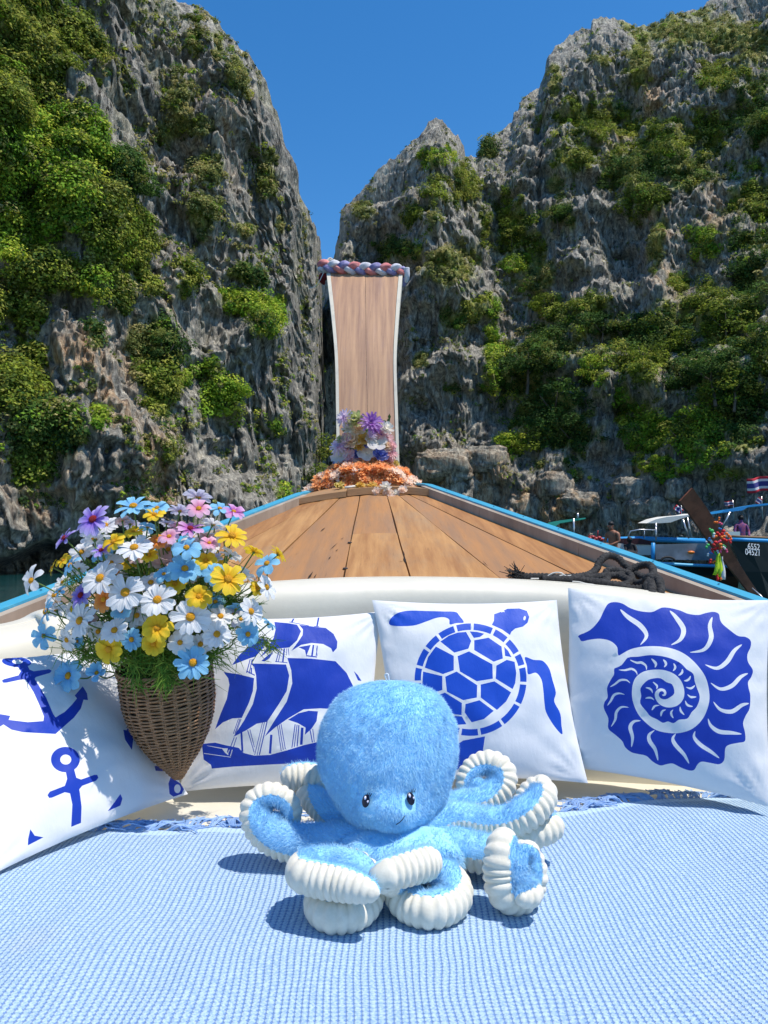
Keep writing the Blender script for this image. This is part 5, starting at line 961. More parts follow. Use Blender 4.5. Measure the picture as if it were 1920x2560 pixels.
FL_ = [
 (582, 615, 210, 'w', 'large white daisy left of the middle of the bouquet, above the orange flower', (-.1, .05)),
 (726, 697, 228, 'w', 'large fully open white daisy right above the bright blue patch, left of the centre pair'),
 (908, 740, 205, 'w', 'large white daisy in the centre of the bouquet above the yellow pair', (.05, .1)),
 (1098, 838, 220, 'w', 'large white daisy right of the yellow pair, above the basket', (0, 0)),
 (467, 858, 200, 'w', 'large white daisy at the lower left facing left', (-.35, 0)),
 (1248, 935, 165, 'w', 'white daisy at the lower right above the blue front flower', (.1, .0)),
 (1038, 982, 145, 'w', 'small white daisy just above the basket rim', (0, -.15), 0, 0, 'wide', 8),
 (775, 442, 205, 'w', 'white daisy tipped upward in the upper middle of the bouquet', (0, .75)),
 (187, 627, 175, 'w', 'lone white flower with few petals at the far left of the bouquet', (-.3, -.1), 0, 0, 'wide', 6),
 (1440, 805, 165, 'w', 'white daisy turned to the right beside the ship pillow', (.9, .1)),
 (662, 915, 160, 'w', 'shaded white daisy left of the small blue flower above the basket', (0, .4)),
 (870, 640, 140, 'w', 'white daisy half hidden behind the centre daisy', (0, .4), 0, .05),
 (1155, 990, 130, 'w', 'white daisy hanging over the right basket rim', (0, -.3), 0, .03),
 (1385, 850, 90, 'w', 'small white daisy under the right-turned daisy', (.2, .2), 0, .03),
 (390, 965, 130, 'w', 'white daisy drooping below the large lower left daisy', (-.3, -.6), 0, .02),
 (1530, 665, 150, 'w', 'white daisy seen from the side at the right end of the bouquet', (1.3, .2)),
 (545, 390, 165, 'w', 'white flower seen from behind below the tall purple one', (-.2, .2), 1, .04),
 (640, 530, 150, 'w', 'pale white flower between the purple and the large left daisy', (0, .3), 0, .06),
 (1225, 305, 130, 'w', 'white daisy seen from the back below the pink flower', (.2, .3), 1, .03),
 (1330, 480, 140, 'w', 'white flower turned away under the top right yellow flower', (.3, .3), 1, .02),
 (1140, 150, 160, 'v', 'pale lilac flower seen from behind at the very top right', (0, .4), 1, .04),
 (1035, 228, 130, 'v', 'pale lilac flower seen from behind left of the pink one', (-.1, .3), 1, .02),
 (750, 300, 120, 'v', 'shaded lilac flower under the top blue flower', (0, .2), 1, .06),
 (935, 535, 150, 's', 'translucent peach flower in the middle of the bouquet', (0, .2), 1, .08),
 (1185, 375, 120, 's', 'translucent blush flower behind the pink ones', (0, .3), 1, .06),
 (1410, 600, 140, 'w', 'translucent white flower on the right behind the side-facing blue flower', (.2, .2), 1, .06),
 (325, 800, 120, 'w', 'shaded white flower behind the left hanging blue flower', (-.4, .2), 1, .05),
 (1270, 835, 150, 'w', 'shaded white flower above the lower right daisy', (0, .7), 0, .04),
 (790, 830, 140, 'w', 'shaded white flower under the two big centre daisies', (0, .3), 0, .06),
 (570, 920, 130, 'w', 'small shaded white flower right of the large lower left daisy', (-.1, 0), 0, .06),
 (960, 300, 90, 'v', 'small lilac bud flower near the top, beside the yellow one', (0, .4), 1, .05),
 (590, 470, 110, 'w', 'white flower backed by the dark cave at the upper left', (-.2, .3), 1, .05),
 (455, 560, 100, 'w', 'white petals peeping out left of the big upper left daisy', (-.3, .2), 1, .06),
 (770, 205, 200, 'b', 'large light blue flower at the top of the bouquet', (0, .75), 0, 0, 'daisy', 14),
 (905, 210, 125, 'b', 'light blue flower right of the large top blue one', (.1, .5)),
 (1075, 440, 165, 'b', 'light blue flower below the pink ones', (-.1, .35), 0, 0, None, 7),
 (1065, 560, 190, 'b', 'broad light blue flower in shade at the upper middle', (.1, .2), 0, .02, None, 8),
 (410, 540, 150, 'b', 'light blue flower turned sideways at the left', (-.9, .3), 0, 0, None, 6),
 (272, 805, 170, 'b', 'light blue flower facing left over the blue rail', (-1.3, .1), 0, 0, 'daisy', 10),
 (252, 945, 150, 'b', 'light blue flower seen from behind at the lower left edge', (-.5, -.8), 1, 0, None, 6),
 (400, 1175, 195, 'b', 'light blue flower hanging over the anchor pillow', (-.1, .15), 0, 0, None, 10),
 (560, 1160, 135, 'b', 'half closed light blue flower left of the basket', (.3, .3), 0, 0, 'cup', 8),
 (1112, 1100, 195, 'b', 'light blue flower hanging in front of the basket rim', (0, .1), 0, -.03, 'daisy', 12),
 (1425, 935, 145, 'b', 'light blue flower at the lower right over the ship sail', (.3, -.1)),
 (760, 965, 125, 'b', 'small turquoise flower above the left basket rim', (0, -.2), 0, .01, 'daisy', 12),
 (700, 800, 120, 'b', 'small blue flower under the large open daisy', (0, -.1), 0, .03),
 (1540, 530, 160, 'b', 'light blue flower facing left at the right edge of the bouquet', (-.8, .3), 0, 0, None, 6),
 (1235, 585, 140, 'b', 'light blue flower left of the orange-eyed yellow flower', (-.1, .1), 0, .01),
 (1545, 875, 100, 'b', 'light blue flower seen from behind at the lower right edge', (.6, .2), 1, .03),
 (945, 590, 110, 'b', 'small light blue flower beside the shaded blue one', (-.2, .3), 0, .03),
 (1265, 215, 130, 'b', 'light blue flower seen edge-on at the top right', (.4, 1.2), 0, .02),
 (850, 320, 110, 'b', 'blue flower seen from behind under the top yellow flower', (0, .3), 1, .03),
 (345, 690, 75, 'b', 'small blue petal tuft beside the left rail', (-.4, .6), 0, .02, None, 5),
 (1240, 750, 120, 'b', 'teal flower deep in shade right of the centre', (0, .3), 0, .08),
 (448, 975, 90, 'b', 'blue flower half hidden under the lower left daisies', (-.2, -.2), 0, .05),
 (890, 248, 130, 'y', 'yellow flower seen from below at the top of the bouquet', (0, .9), 0, -.01),
 (655, 405, 135, 'y', 'yellow flower right of the tall purple one', (-.3, .4)),
 (1337, 372, 180, 'y', 'yellow flower standing at the top right on a long stem', (0, .55), 0, 0, 'daisy', 11),
 (1312, 620, 195, 'y', 'large yellow flower with an orange eye at the right', (.1, .1), 0, -.02, 'daisy', 12),
 (1145, 720, 150, 'y', 'yellow flower between the two large right white daisies', (0, .2), 0, .01),
 (905, 900, 175, 'y', 'upper flower of the bright yellow pair in the middle', (.1, .1), 0, -.01),
 (885, 990, 135, 'y', 'lower flower of the bright yellow pair in the middle', (0, -.2), 0, -.01),
 (630, 1020, 175, 'y', 'yellow flower drooping over the left of the basket', (.1, -.3), 0, 0, None, 8),
 (365, 510, 100, 'y', 'yellow flower behind the side-facing blue one at the left', (-.3, .5), 0, .02),
 (305, 550, 90, 'y', 'thin-petalled yellow flower seen edge-on at the left', (-1.3, .2), 0, .01, 'daisy', 6),
 (1462, 462, 125, 'y', 'yellow flower turned away to the right of the bouquet', (.2, .3), 1),
 (1600, 475, 115, 'y', 'yellow flower turned away at the far right end', (.6, .2), 1, 0, 'daisy', 9),
 (1185, 512, 125, 'y', 'orange-yellow flower above the small right blue one', (0, .3), 0, .03),
 (770, 345, 110, 'y', 'yellow flower under the stem of the top blue flower', (0, .6), 0, .04),
 (1010, 645, 130, 'y', 'orange-yellow flower below the broad shaded blue one', (0, .2), 0, .05),
 (860, 480, 100, 'y', 'yellow petals behind the upward tipped white daisy', (0, .3), 0, .05),
 (1480, 670, 90, 'y', 'small yellow flower behind the right side daisy', (.3, .2), 0, .03),
 (540, 278, 205, 'p', 'tall purple flower with a dark red centre', (-.1, .15), 0, 0, 'daisy', 13, 'r'),
 (375, 385, 150, 'p', 'purple flower turned sideways at the upper left', (-.9, .7), 0, 0, 'daisy', 8, 'r'),
 (585, 455, 125, 'p', 'purple flower tipped up below the tall purple one', (0, .9), 0, .01, 'daisy', 9, 'r'),
 (470, 712, 155, 'p', 'purple flower at the left under the large white daisy', (-.3, .1), 0, .03, 'daisy', 12, 'r'),
 (1145, 215, 150, 'k', 'pink flower with a yellow centre at the top right', (0, .35), 0, 0, 'wide', 7),
 (1095, 330, 150, 'm', 'magenta-hearted pink flower seen from the side', (.2, 1.1), 0, .01, 'daisy', 11, 'r'),
 (975, 375, 130, 'k', 'pink flower beside the orange one in the upper middle', (-.2, .4), 0, .01, None, 7),
 (1205, 412, 110, 'k', 'small pink flower right of the light blue one', (.2, .9), 0, .02),
 (1345, 232, 130, 'm', 'violet-pink flower seen edge-on against the deck', (.5, 1.1), 0, .01),
 (1030, 320, 100, 'k', 'pale pink petals behind the magenta-hearted flower', (-.2, .3), 1, .04),
 (600, 735, 145, 'o', 'orange flower left of the large open daisy', (-.1, -.2), 0, .01),
 (910, 400, 115, 'o', 'orange flower in the upper middle', (.1, .2), 0, .03),
 (705, 283, 90, 's', 'salmon flower peeping out under the top blue one', (-.3, .1), 1, .04),
 (655, 600, 80, 'o', 'orange petals between the two large left daisies', (0, .2), 0, .07)]
for a in FL_: daisy(*a)
gx_ = np.random.default_rng(31)
for k in range(54):
    a = gx_.uniform(0, 6.28); q_ = gx_.uniform(.15, .92) ** .6; xx = 860 + 600 * q_ * math.cos(a); yy = 640 + 400 * q_ * math.sin(a)
    daisy(xx, yy, gx_.uniform(90, 140), 'wwwwbyvws'[gx_.integers(9)], 'small flower in shade deep among the stems of the bouquet', (gx_.uniform(-.4, .4), gx_.uniform(0, .8)), int(gx_.random() < .4), gx_.uniform(.05, .11))
# fine feathery greenery among the stems
gv = []
gc = []
def frond(base, tip, n, spread, ln):
    base = np.array(base); tip = np.array(tip)
    for k in range(n):
        t = rng.uniform(0, 1); p0 = base + (tip - base) * t + rng.normal(scale=spread, size=3); d = (tip - base) / np.linalg.norm(tip - base) * .6 + rng.normal(scale=.6, size=3); d /= np.linalg.norm(d); L1 = ln * rng.uniform(.5, 1.2)
        s = np.cross(d, [.1, 1, .2]); s /= np.linalg.norm(s); m_ = p0 + d * L1 * .5 + rng.normal(scale=.003, size=3); e_ = p0 + d * L1; w_ = .0008
        gv.append([p0 - s * w_, p0 + s * w_, m_ + s * w_, m_ - s * w_]); gv.append([m_ - s * w_, m_ + s * w_, e_ + s * w_ * .3, e_ - s * w_ * .3]); c_ = np.array([.12, .22, .03]) * rng.uniform(.6, 1.5) * np.array([rng.uniform(.7, 1.4), 1, 1]); gc.append(c_); gc.append(c_)
z1 = lambda x, y, Y: P(x / 2.304, 1180 + y / 2.304, Y)
for (x0, y0, x1, y1, Y, n, sp, ln) in [(620, 1000, 1150, 1090, 1.68, 700, .012, .05), (940, 1090, 960, 1200, 1.64, 260, .008, .035), (760, 1080, 800, 1210, 1.645, 90, .008, .04), (440, 1060, 700, 1040, 1.70, 260, .008, .05), (340, 1010, 480, 1040, 1.72, 70, .008, .04), (1150, 980, 1300, 1040, 1.72, 90, .01, .04), (1250, 700, 1400, 820, 1.74, 420, .016, .045), (430, 590, 450, 640, 1.72, 90, .01, .03), (600, 560, 1200, 660, 1.78, 900, .03, .06), (500, 800, 1250, 900, 1.76, 1100, .035, .06), (560, 940, 1180, 1020, 1.74, 800, .02, .05), (1450, 960, 1560, 1000, 1.74, 90, .012, .04), (760, 480, 1250, 560, 1.8, 400, .02, .06)]:
    frond(z1(x0, y0, Y), z1(x1, y1, Y), n, sp, ln)
me = tris_mesh('fern_greenery', np.array(gv), LEAF, 4); face_color(me, np.array(gc), 4); put('fern_greenery', me, kind='stuff', label='fine feathery green foliage between the daisies and over the basket rim', cat='foliage')
# ------------------------------------------------------------------ braid tied across the top of the prow board
BR = [mat('faded red cloth', (.72, .28, .25), rough=.85, c2=(.58, .17, .17), ns=20, bump=.5, bs=30, bst=(.3, 2, 2)), mat('faded violet cloth', (.21, .19, .38), rough=.85, c2=(.32, .29, .48), ns=20, bump=.5, bs=30), mat('white cloth', (.68, .66, .66), rough=.85, c2=(.55, .54, .6), ns=20, bump=.5, bs=30)]
a0 = P(797, 668, 6.42); a1 = P(1012, 680, 6.42); br = thing('braided_garland', 'braided red, violet and white cloth tied across the top of the prow', 'garland', tuple((a0 + a1) / 2))
for k in range(3):
    s = np.linspace(0, 1, 90); ph = s * 2 * math.pi * 2.75 + k * 2 * math.pi / 3
    c = a0[None] + (a1 - a0)[None] * s[:, None]; c[:, 2] += .029 * np.sin(ph) - .03 * s * (1 - s) * 1.5 - .10 * np.clip(s - .93, 0, 1) / .07 * (k == 2) * .9 ; c[:, 1] -= .026 * np.sin(2 * ph) + .01; c[:, 2] += .008
    e = np.sin(np.pi * np.clip(s, 0, 1)) ** .25; rad = .029 * (.55 + .45 * e) * (1 + .16 * np.cos(ph))
    v, f = tube_data(c, rad, 20); v = v.reshape(-1, 20, 3); ctr = c[:, None]; an = np.arange(20)
    v = ctr + (v - ctr) * (1 + .09 * np.cos(an * 2 * math.pi / 20 * 5 + s[:, None] * 14))[..., None]
    put('strand', mesh('strand', v.reshape(-1, 3), f, BR[k]), br)
DRED = mat('dark red cloth', (.16, .01, .012), rough=.9); b = MB(); b.tube(catmull([P(803, 690, 6.47), P(850, 692, 6.44), P(910, 696, 6.44), P(960, 697, 6.44), P(1010, 690, 6.46)], 5), .032, 12); b.tube(catmull([P(808, 688, 6.47), P(806, 700, 6.49), P(811, 712, 6.52)], 4), [.035] * 5 + [.026, .02, .012, .005], 10); put('cloth_lining', b.me('cloth_lining', DRED), br)
b = MB(); b.tube(catmull([P(1014, 672, 6.4), P(1017, 690, 6.4), P(1014, 706, 6.42)], 6), np.linspace(.034, .016, 13), 12); put('tail', b.me('tail', BR[2]), br)
b = MB(); b.tube(catmull([P(1012, 696, 6.42), P(1010, 708, 6.43), P(1006, 716, 6.44)], 4), np.linspace(.03, .012, 9), 10); put('tail', b.me('tail', BR[1]), br)
b = MB(); b.tube(catmull([P(809, 681, 6.4), P(800, 700, 6.4), P(790, 714, 6.42), P(776, 720, 6.44), P(772, 722, 6.44)], 6), .003, 5); put('string', b.me('string', mat('white string', (.7, .7, .66))), br)
b = MB()
for k in range(6): b.ball(P(818 + 4 * k, 651 + 3 * (k % 2), 6.42), (.018, .014, .010), 8, 5)
b.tube(catmull([P(816, 655, 6.4), P(824, 646, 6.42), P(832, 650, 6.42), P(842, 655, 6.42)], 4), .009, 6); put('knot', b.me('knot', mat('bleached cord', (.55, .5, .42))), br)

# ------------------------------------------------------------------ artificial flowers round the foot of the prow
def bloom(style, seed):
    """unit-radius flower head opening along +Z"""
    r = np.random.default_rng(seed); b = MB()
    def pet(az, tilt, L_, W, curl, r0=.05, ruf=0):
        ca, sa = math.cos(az), math.sin(az); vs = []; n = 5
        for i in range(n + 1):
            t = i / n; th = tilt + curl * t; rr_ = r0 + L_ * (t * math.cos(tilt) - .5 * curl * t * t * math.sin(tilt)); zz = L_ * (t * math.sin(tilt) + .5 * curl * t * t * math.cos(tilt)); w = W * math.sin(math.pi * (t * .62 + .14))
            for s in (-1, 0, 1): 
                x, y, z_ = rr_, w * s, zz + .06 * L_ * abs(s) + ruf * r.uniform(-.5, .5) * t; vs.append((x * ca - y * sa, x * sa + y * ca, z_))
        b.add(vs, [(i * 3 + j, (i + 1) * 3 + j, (i + 1) * 3 + j + 1, i * 3 + j + 1) for i in range(n) for j in range(2)])
    if style == 'mum':
        for ring, (n, t, L_) in enumerate([(14, .05, .95), (13, .45, .85), (10, .85, .65), (6, 1.2, .4)]):
            for k in range(n): pet(k * 6.283 / n + ring * .3 + r.uniform(-.1, .1), t + r.uniform(-.1, .1), L_ * r.uniform(.85, 1.1), .10, -.3)
    elif style == 'rose':
        for ring, (n, t, L_) in enumerate([(5, .15, .8), (5, .6, .7), (4, 1.0, .62), (4, 1.3, .55)]):
            for k in range(n): pet(k * 6.283 / n + ring * .6, t, L_, .42 - .07 * ring, .35, .12 - .02 * ring, .1)
    elif style == 'orchid':
        for k in range(5): pet(k * 6.283 / 5, .1, .95, .45, .25, .05, .15)
        b.ball((0, 0, .1), .12, 8, 5)
    elif style == 'lotus':
        for ring, (n, t, L_) in enumerate([(8, .15, .95), (8, .6, .85), (6, 1.05, .7)]):
            for k in range(n): pet(k * 6.283 / n + ring * .4, t, L_, .20, .5, .08)
    else:  # carnation-like frilled pompom
        for ring, (n, t, L_) in enumerate([(9, -.1, .85), (10, .35, .9), (9, .8, .8), (6, 1.25, .62)]):
            for k in range(n): pet(k * 6.283 / n + ring * .35 + r.uniform(-.2, .2), t + r.uniform(-.15, .15), L_ * r.uniform(.8, 1.15), .21, r.uniform(-.4, .3), .03, .38)
    return b.me(style, mat(style + ' base', (.8, .8, .8)))
BM = {s: [bloom(s, 5 + i) for i in range(2)] for s in ('mum', 'rose', 'orchid', 'lotus', 'frill')}
def pm(n, c, c2): return mat(n, c, rough=.6, c2=c2, ns=1.6, lo=.4, hi=.6, trans=.55)
FC = {'purple': pm('lilac purple silk', (.42, .16, .56), (.62, .38, .74)), 'lilac': pm('pale lilac silk', (.78, .58, .78), (.90, .82, .88)), 'green': pm('pale green silk', (.42, .50, .16), (.66, .62, .34)), 'cream': pm('cream peach silk', (.92, .68, .44), (.94, .86, .70)), 'gold': pm('golden silk', (.74, .42, .04), (.80, .62, .22)),
      'white': pm('ivory silk', (.82, .78, .68), (.92, .89, .84)), 'blue': pm('cornflower silk', (.10, .16, .62), (.36, .42, .78)), 'pink': pm('dusty pink silk', (.85, .45, .48), (.92, .68, .68)), 'orange': pm('orange silk', (1, .42, .13), (1, .62, .32)), 'peach': pm('peach silk', (1, .76, .60), (1, .90, .78)), 'lemon': pm('straw silk', (.66, .50, .08), (.76, .66, .30))}
def put_bloom(parent, name, style, col, c, rad, nrm, label=None, inv=None):
    o = bpy.data.objects.new(name, BM[style][rng.integers(2)]); COL.objects.link(o)
    if parent is not None: o.parent = parent; o.matrix_parent_inverse = Matrix.Translation(-Vector(PW[parent.name]))
    o.location = tuple(c); o.rotation_mode = 'QUATERNION'; o.rotation_quaternion = Vector(nrm).normalized().to_track_quat('Z', 'Y') @ Matrix.Rotation(rng.uniform(0, 6.28), 3, 'Z').to_quaternion(); o.scale = (rad,) * 3
    o.material_slots[0].link = 'OBJECT'; o.material_slots[0].material = FC[col]
    if label: o['label'] = label
    return o
ar = thing('flower_arrangement', 'mixed silk roses, orchids and lilac blooms tied to the foot of the prow', 'flower arrangement', tuple(P(915, 1160, 5.18)))
z4 = lambda x, y: (760 + x / 5.184, 980 + y / 5.184)
for x, y, d, st, co in [(530, 335, 190, 'mum', 'lilac'), (670, 380, 200, 'lotus', 'green'), (865, 395, 230, 'mum', 'purple'), (930, 480, 150, 'mum', 'purple'), (590, 470, 150, 'lotus', 'white'), (720, 490, 160, 'rose', 'cream'), (1060, 480, 150, 'lotus', 'white'), (640, 640, 210, 'lotus', 'cream'), (780, 620, 150, 'rose', 'gold'), (1000, 560, 130, 'mum', 'pink'), (930, 650, 210, 'orchid', 'white'), (550, 600, 120, 'orchid', 'pink'), (1085, 590, 110, 'orchid', 'pink'), (450, 700, 190, 'mum', 'lilac'), (560, 730, 120, 'lotus', 'lilac'), (815, 690, 90, 'rose', 'blue'), (1070, 710, 150, 'rose', 'cream'), (1130, 690, 120, 'rose', 'pink'),
                        (470, 830, 190, 'orchid', 'white'), (590, 820, 120, 'orchid', 'pink'), (680, 810, 120, 'rose', 'blue'), (810, 800, 180, 'orchid', 'white'), (990, 815, 180, 'rose', 'blue'), (1130, 800, 150, 'mum', 'pink'), (430, 930, 100, 'rose', 'blue'), (520, 930, 130, 'orchid', 'lilac'), (600, 880, 100, 'rose', 'pink'), (850, 880, 140, 'rose', 'peach'), (730, 890, 110, 'rose', 'pink'), (1090, 870, 110, 'rose', 'pink'), (1190, 930, 80, 'rose', 'lemon'), (880, 560, 110, 'mum', 'lilac'), (720, 720, 110, 'lotus', 'gold'), (480, 620, 90, 'lotus', 'green')]:
    px, py = z4(x, y); Y = 5.12 - .07 * math.cos((px - 915) / 60) + rng.uniform(-.02, .02); rad = d / 5.184 / F * Y / 2 * 1.42
    put_bloom(ar, {'mum': 'chrysanthemum', 'rose': 'rose', 'orchid': 'orchid', 'lotus': 'lotus'}[st], st, co, P(px, py, Y), rad, ((px - 915) / 110, -1, .5), co.replace('lemon', 'straw yellow') + ' silk flower' if False else None)
b = MB(); b.ball(P(912, 1112, 5.22), (.15, .06, .155), 14, 10); put('foam_core', b.me('foam_core', mat('moss backing', (.16, .20, .10), rough=.9)), ar)
b = MB()
for k in range(150):
    p = P(912 + rng.uniform(-62, 62), 1098 + rng.uniform(-50, 72), 5.12); d = rng.normal(size=3); d /= np.linalg.norm(d); s = np.cross(d, [0, 1, 0]); s /= np.linalg.norm(s); d *= .05; b.add([p, p + d * .5 + s * .011, p + d, p + d * .5 - s * .011], [(0, 1, 2, 3)])
put('leaves', b.me('leaves', mat('silk leaf', (.10, .18, .05))), ar, kind='stuff')
ga = thing('marigold_garland', 'thick orange and peach frilled flower garland heaped around the base of the prow', 'garland', tuple(P(915, 1225, 5.1)))
core = MB(); cc_ = []
for a in np.linspace(0, math.pi, 11): cc_.append(P(913 - 122 * math.cos(a), 1228 - 40 * math.sin(a) ** .7 + (4 if a < .2 else 0), 5.16))
core.tube(catmull(cc_, 3), .030, 10); put('core', core.me('core', FC['peach']), ga)
n = 0
while n < 210:
    px = rng.uniform(772, 1056); u = (px - 913) / 150; top = 1144 + 78 * abs(u) ** 2.2; bot = 1212 + 28 * abs(u) ** 2
    py = rng.uniform(top + 8, max(bot, top + 14)); n += 1
    Y = 4.96 + .08 * rng.random() + (.06 if py < top + 20 else 0) + .04 * abs(u); rad = rng.uniform(.034, .052)
    o_ = rng.random() < (.70 * (1 - abs(u)) + .28) * (1.2 if px > 900 else .75)
    put_bloom(ga, 'blossom', 'frill', 'orange' if o_ else 'peach', P(px, py, Y), rad, (u * .8, -.5, 1.15 - (py - top) / 90))
for x, y, d, co, lab in [(460, 1225, 140, 'lemon', 'loose straw yellow flower lying alone at the left of the cap board'), (735, 1225, 145, 'gold', 'loose golden flower in the middle of the cap board below the garland'), (885, 1230, 150, 'gold', 'loose golden orange flower beside the peach bunch on the cap board')]:
    px, py = z4(x, y); p = P(px, py, 4.84); t = thing('loose_flower', lab, 'flower', tuple(p)); put_bloom(t, 'blossom', 'frill', co, p, d / 5.184 / F * 4.84 / 2 * 1.1, (0, -.5, .9)); put_bloom(t, 'blossom', 'rose', co, p + [0, -.004, .01], .02, (0, -.4, .9))
t = thing('loose_flower', 'fallen bunch of peach and ivory flowers drooping over the front of the cap board', 'flower', tuple(P(970, 1232, 4.8)))
for x, y, d, co, st in [(1060, 1235, 150, 'white', 'lotus'), (940, 1290, 120, 'peach', 'frill'), (1130, 1385, 120, 'peach', 'lotus'), (1280, 1270, 130, 'peach', 'rose'), (1080, 1300, 130, 'peach', 'frill'), (1190, 1320, 110, 'white', 'lotus')]:
    px, py = z4(x, y); put_bloom(t, 'blossom', st, co, P(px, py, 4.72 if y < 1350 else 4.66), d / 5.184 / F * 4.7 / 2 * 1.1, (0, -.8, .5))
b = MB(); b.tube([P(862, 1219, 4.83), P(888, 1216, 4.85)], .008, 6); st_ = thing('cord', 'short piece of white string lying between the loose yellow flowers', 'string', tuple(P(875, 1218, 4.84))); put('string', b.me('string', mat('white string b', (.7, .68, .62))), st_)

# ------------------------------------------------------------------ black mooring rope on the deck edge
ROPE = mat('black braided rope', (.022, .021, .021), rough=.9, c2=(.05, .048, .046), ns=90, bump=1., bs=160, bdist=.004)
zr = lambda x, y: (1240 + x / 3.456, 1360 + y / 3.456)
def rp_pt(x, y, lift=0, Y=None):
    px, py = zr(x, y)
    if Y: return P(px, py, Y)
    q = on_deck(px, py); 
    Yf = 2.36; k = P(px, py, Yf)
    return q * .35 + k * .65 if q[1] > Yf + .05 else np.array([*(q[:2]), q[2]]) + [0, 0, .012]
rope = thing('mooring_rope', 'thick black braided mooring rope heaped in loops on the right edge of the deck', 'rope', tuple(P(1500, 1440, 2.35)))
b = MB()
def rope_run(L_, r_=.0088, Ys=None):
    pts = [P(*zr(*q[:2]), q[2]) for q in L_]; c, s = resample(catmull(pts, 10), .0022); rad = r_ * 1.2 * (1 + .10 * np.abs(np.sin(s / .009 * math.pi)))
    v, f = tube_data(c, rad, 12); v = v.reshape(-1, 12, 3); an = np.arange(12) * 2 * math.pi / 12
    v = c[:, None] + (v - c[:, None]) * (1 + .10 * np.cos(an[None] * 3 + s[:, None] / .012 * 2 * math.pi))[..., None]; b.add(v.reshape(-1, 3), f)
rope_run([(230, 283, 2.335), (400, 283, 2.335), (600, 290, 2.335), (780, 272, 2.36), (860, 225, 2.40), (905, 140, 2.42), (975, 100, 2.44), (1055, 125, 2.44), (1110, 180, 2.42), (1180, 235, 2.40), (1260, 285, 2.36), (1340, 290, 2.31)])
rope_run([(400, 300, 2.325), (560, 295, 2.33), (800, 290, 2.34), (950, 275, 2.36), (1060, 268, 2.37), (1130, 255, 2.38), (1170, 215, 2.39), (1240, 190, 2.39), (1310, 180, 2.37), (1350, 205, 2.34), (1355, 260, 2.31), (1310, 300, 2.29)])
rope_run([(400, 305, 2.315), (600, 308, 2.31), (760, 318, 2.30), (900, 335, 2.285), (1040, 362, 2.26), (1160, 388, 2.24), (1260, 388, 2.23), (1340, 355, 2.23)], .0095)
rope_run([(700, 300, 2.34), (900, 330, 2.33), (960, 300, 2.35), (950, 245, 2.37), (1010, 225, 2.38), (1100, 245, 2.38), (1165, 275, 2.36), (1160, 330, 2.33), (1100, 355, 2.31), (1020, 350, 2.31)])
rope_run([(1050, 270, 2.37), (1120, 300, 2.35), (1220, 340, 2.32), (1300, 320, 2.28), (1370, 300, 2.24)])
rope_run([(1300, 300, 2.26), (1350, 290, 2.22), (1385, 320, 2.20), (1370, 365, 2.19), (1330, 355, 2.2), (1330, 310, 2.22)], .0105)
rope_run([(1345, 330, 2.20), (1350, 400, 2.16), (1345, 480, 2.14), (1350, 560, 2.13)], .0100)
rope_run([(1310, 340, 2.21), (1320, 400, 2.175), (1330, 480, 2.15), (1345, 570, 2.14)], .0090)
rope_run([(1370, 280, 2.22), (1415, 330, 2.18), (1420, 430, 2.15), (1415, 570, 2.13)], .0095)
put('rope_loops', b.me('rope_loops', ROPE), rope, kind='stuff')
b = MB(); e0 = P(*zr(230, 283), 2.335)
for k in range(110):
    d = np.array([-1, rng.normal(0, .35), rng.normal(.1, .4)]); d /= np.linalg.norm(d); p0 = e0 + rng.normal(scale=.005, size=3); q = [p0, p0 + d * .018 + rng.normal(scale=.004, size=3), p0 + d * rng.uniform(.025, .045) + rng.normal(scale=.009, size=3) + [0, 0, .004]]; q[2][2] = max(q[2][2], e0[2] - .008); b.tube(q, [.0016, .0014, .001], 4, False)
put('frayed_end', b.me('frayed_end', ROPE), rope, kind='stuff')
cord = thing('cord', 'thin white cord tangled in the black mooring rope', 'string', tuple(P(1400, 1440, 2.32)))
b = MB()
for L_ in ([(420, 300, 2.32), (450, 275, 2.325), (500, 250, 2.325), (560, 250, 2.32), (600, 275, 2.32), (650, 272, 2.32)], [(490, 303, 2.312), (540, 280, 2.315), (580, 270, 2.315)], [(300, 300, 2.32), (370, 300, 2.32)], [(660, 325, 2.29), (720, 330, 2.28), (780, 345, 2.27), (850, 355, 2.262), (870, 375, 2.25), (900, 370, 2.25)], [(840, 400, 2.2), (880, 378, 2.22), (960, 370, 2.24), (1080, 385, 2.235)]):
    b.tube(catmull([P(*zr(*q[:2]), q[2] - .004) for q in L_], 6), .0024, 5)
put('strand', b.me('strand', mat('dirty white cord', (.62, .60, .54))), cord)

# ------------------------------------------------------------------ other boats
DK = mat('black hull paint', (.010, .010, .011), rough=.35, spec=.6); BRN = mat('oiled brown hull', (.12, .045, .02), rough=.45, c2=(.07, .028, .014), ns=3, st=(1, 1, 14), spec=.5); STEMW = mat('red brown stem', (.24, .075, .035), rough=.5, c2=(.15, .045, .02), ns=3)
BL2 = mat('bright blue paint', (.03, .30, .66), rough=.4); LBL = mat('light blue paint', (.10, .45, .68), rough=.4); CHR = mat('steel tube', (.55, .56, .58), rough=.3, metal=.7); CANV = mat('cream canvas', (.70, .68, .60), rough=.8, bump=.2, bs=6); DARK = mat('dark cabin interior', (.02, .022, .03), rough=.8)
def poly_prism(pts3, th, m, name, parent):
    """flat outline with real thickness away from the viewer"""
    n = len(pts3); v = [tuple(p) for p in pts3] + [tuple(np.array(p) + th) for p in pts3]; f = [tuple(range(n)), tuple(range(2 * n - 1, n - 1, -1))] + [(i, n + i, n + (i + 1) % n, (i + 1) % n) for i in range(n)]
    return put(name, mesh(name, v, f, m, False), parent)
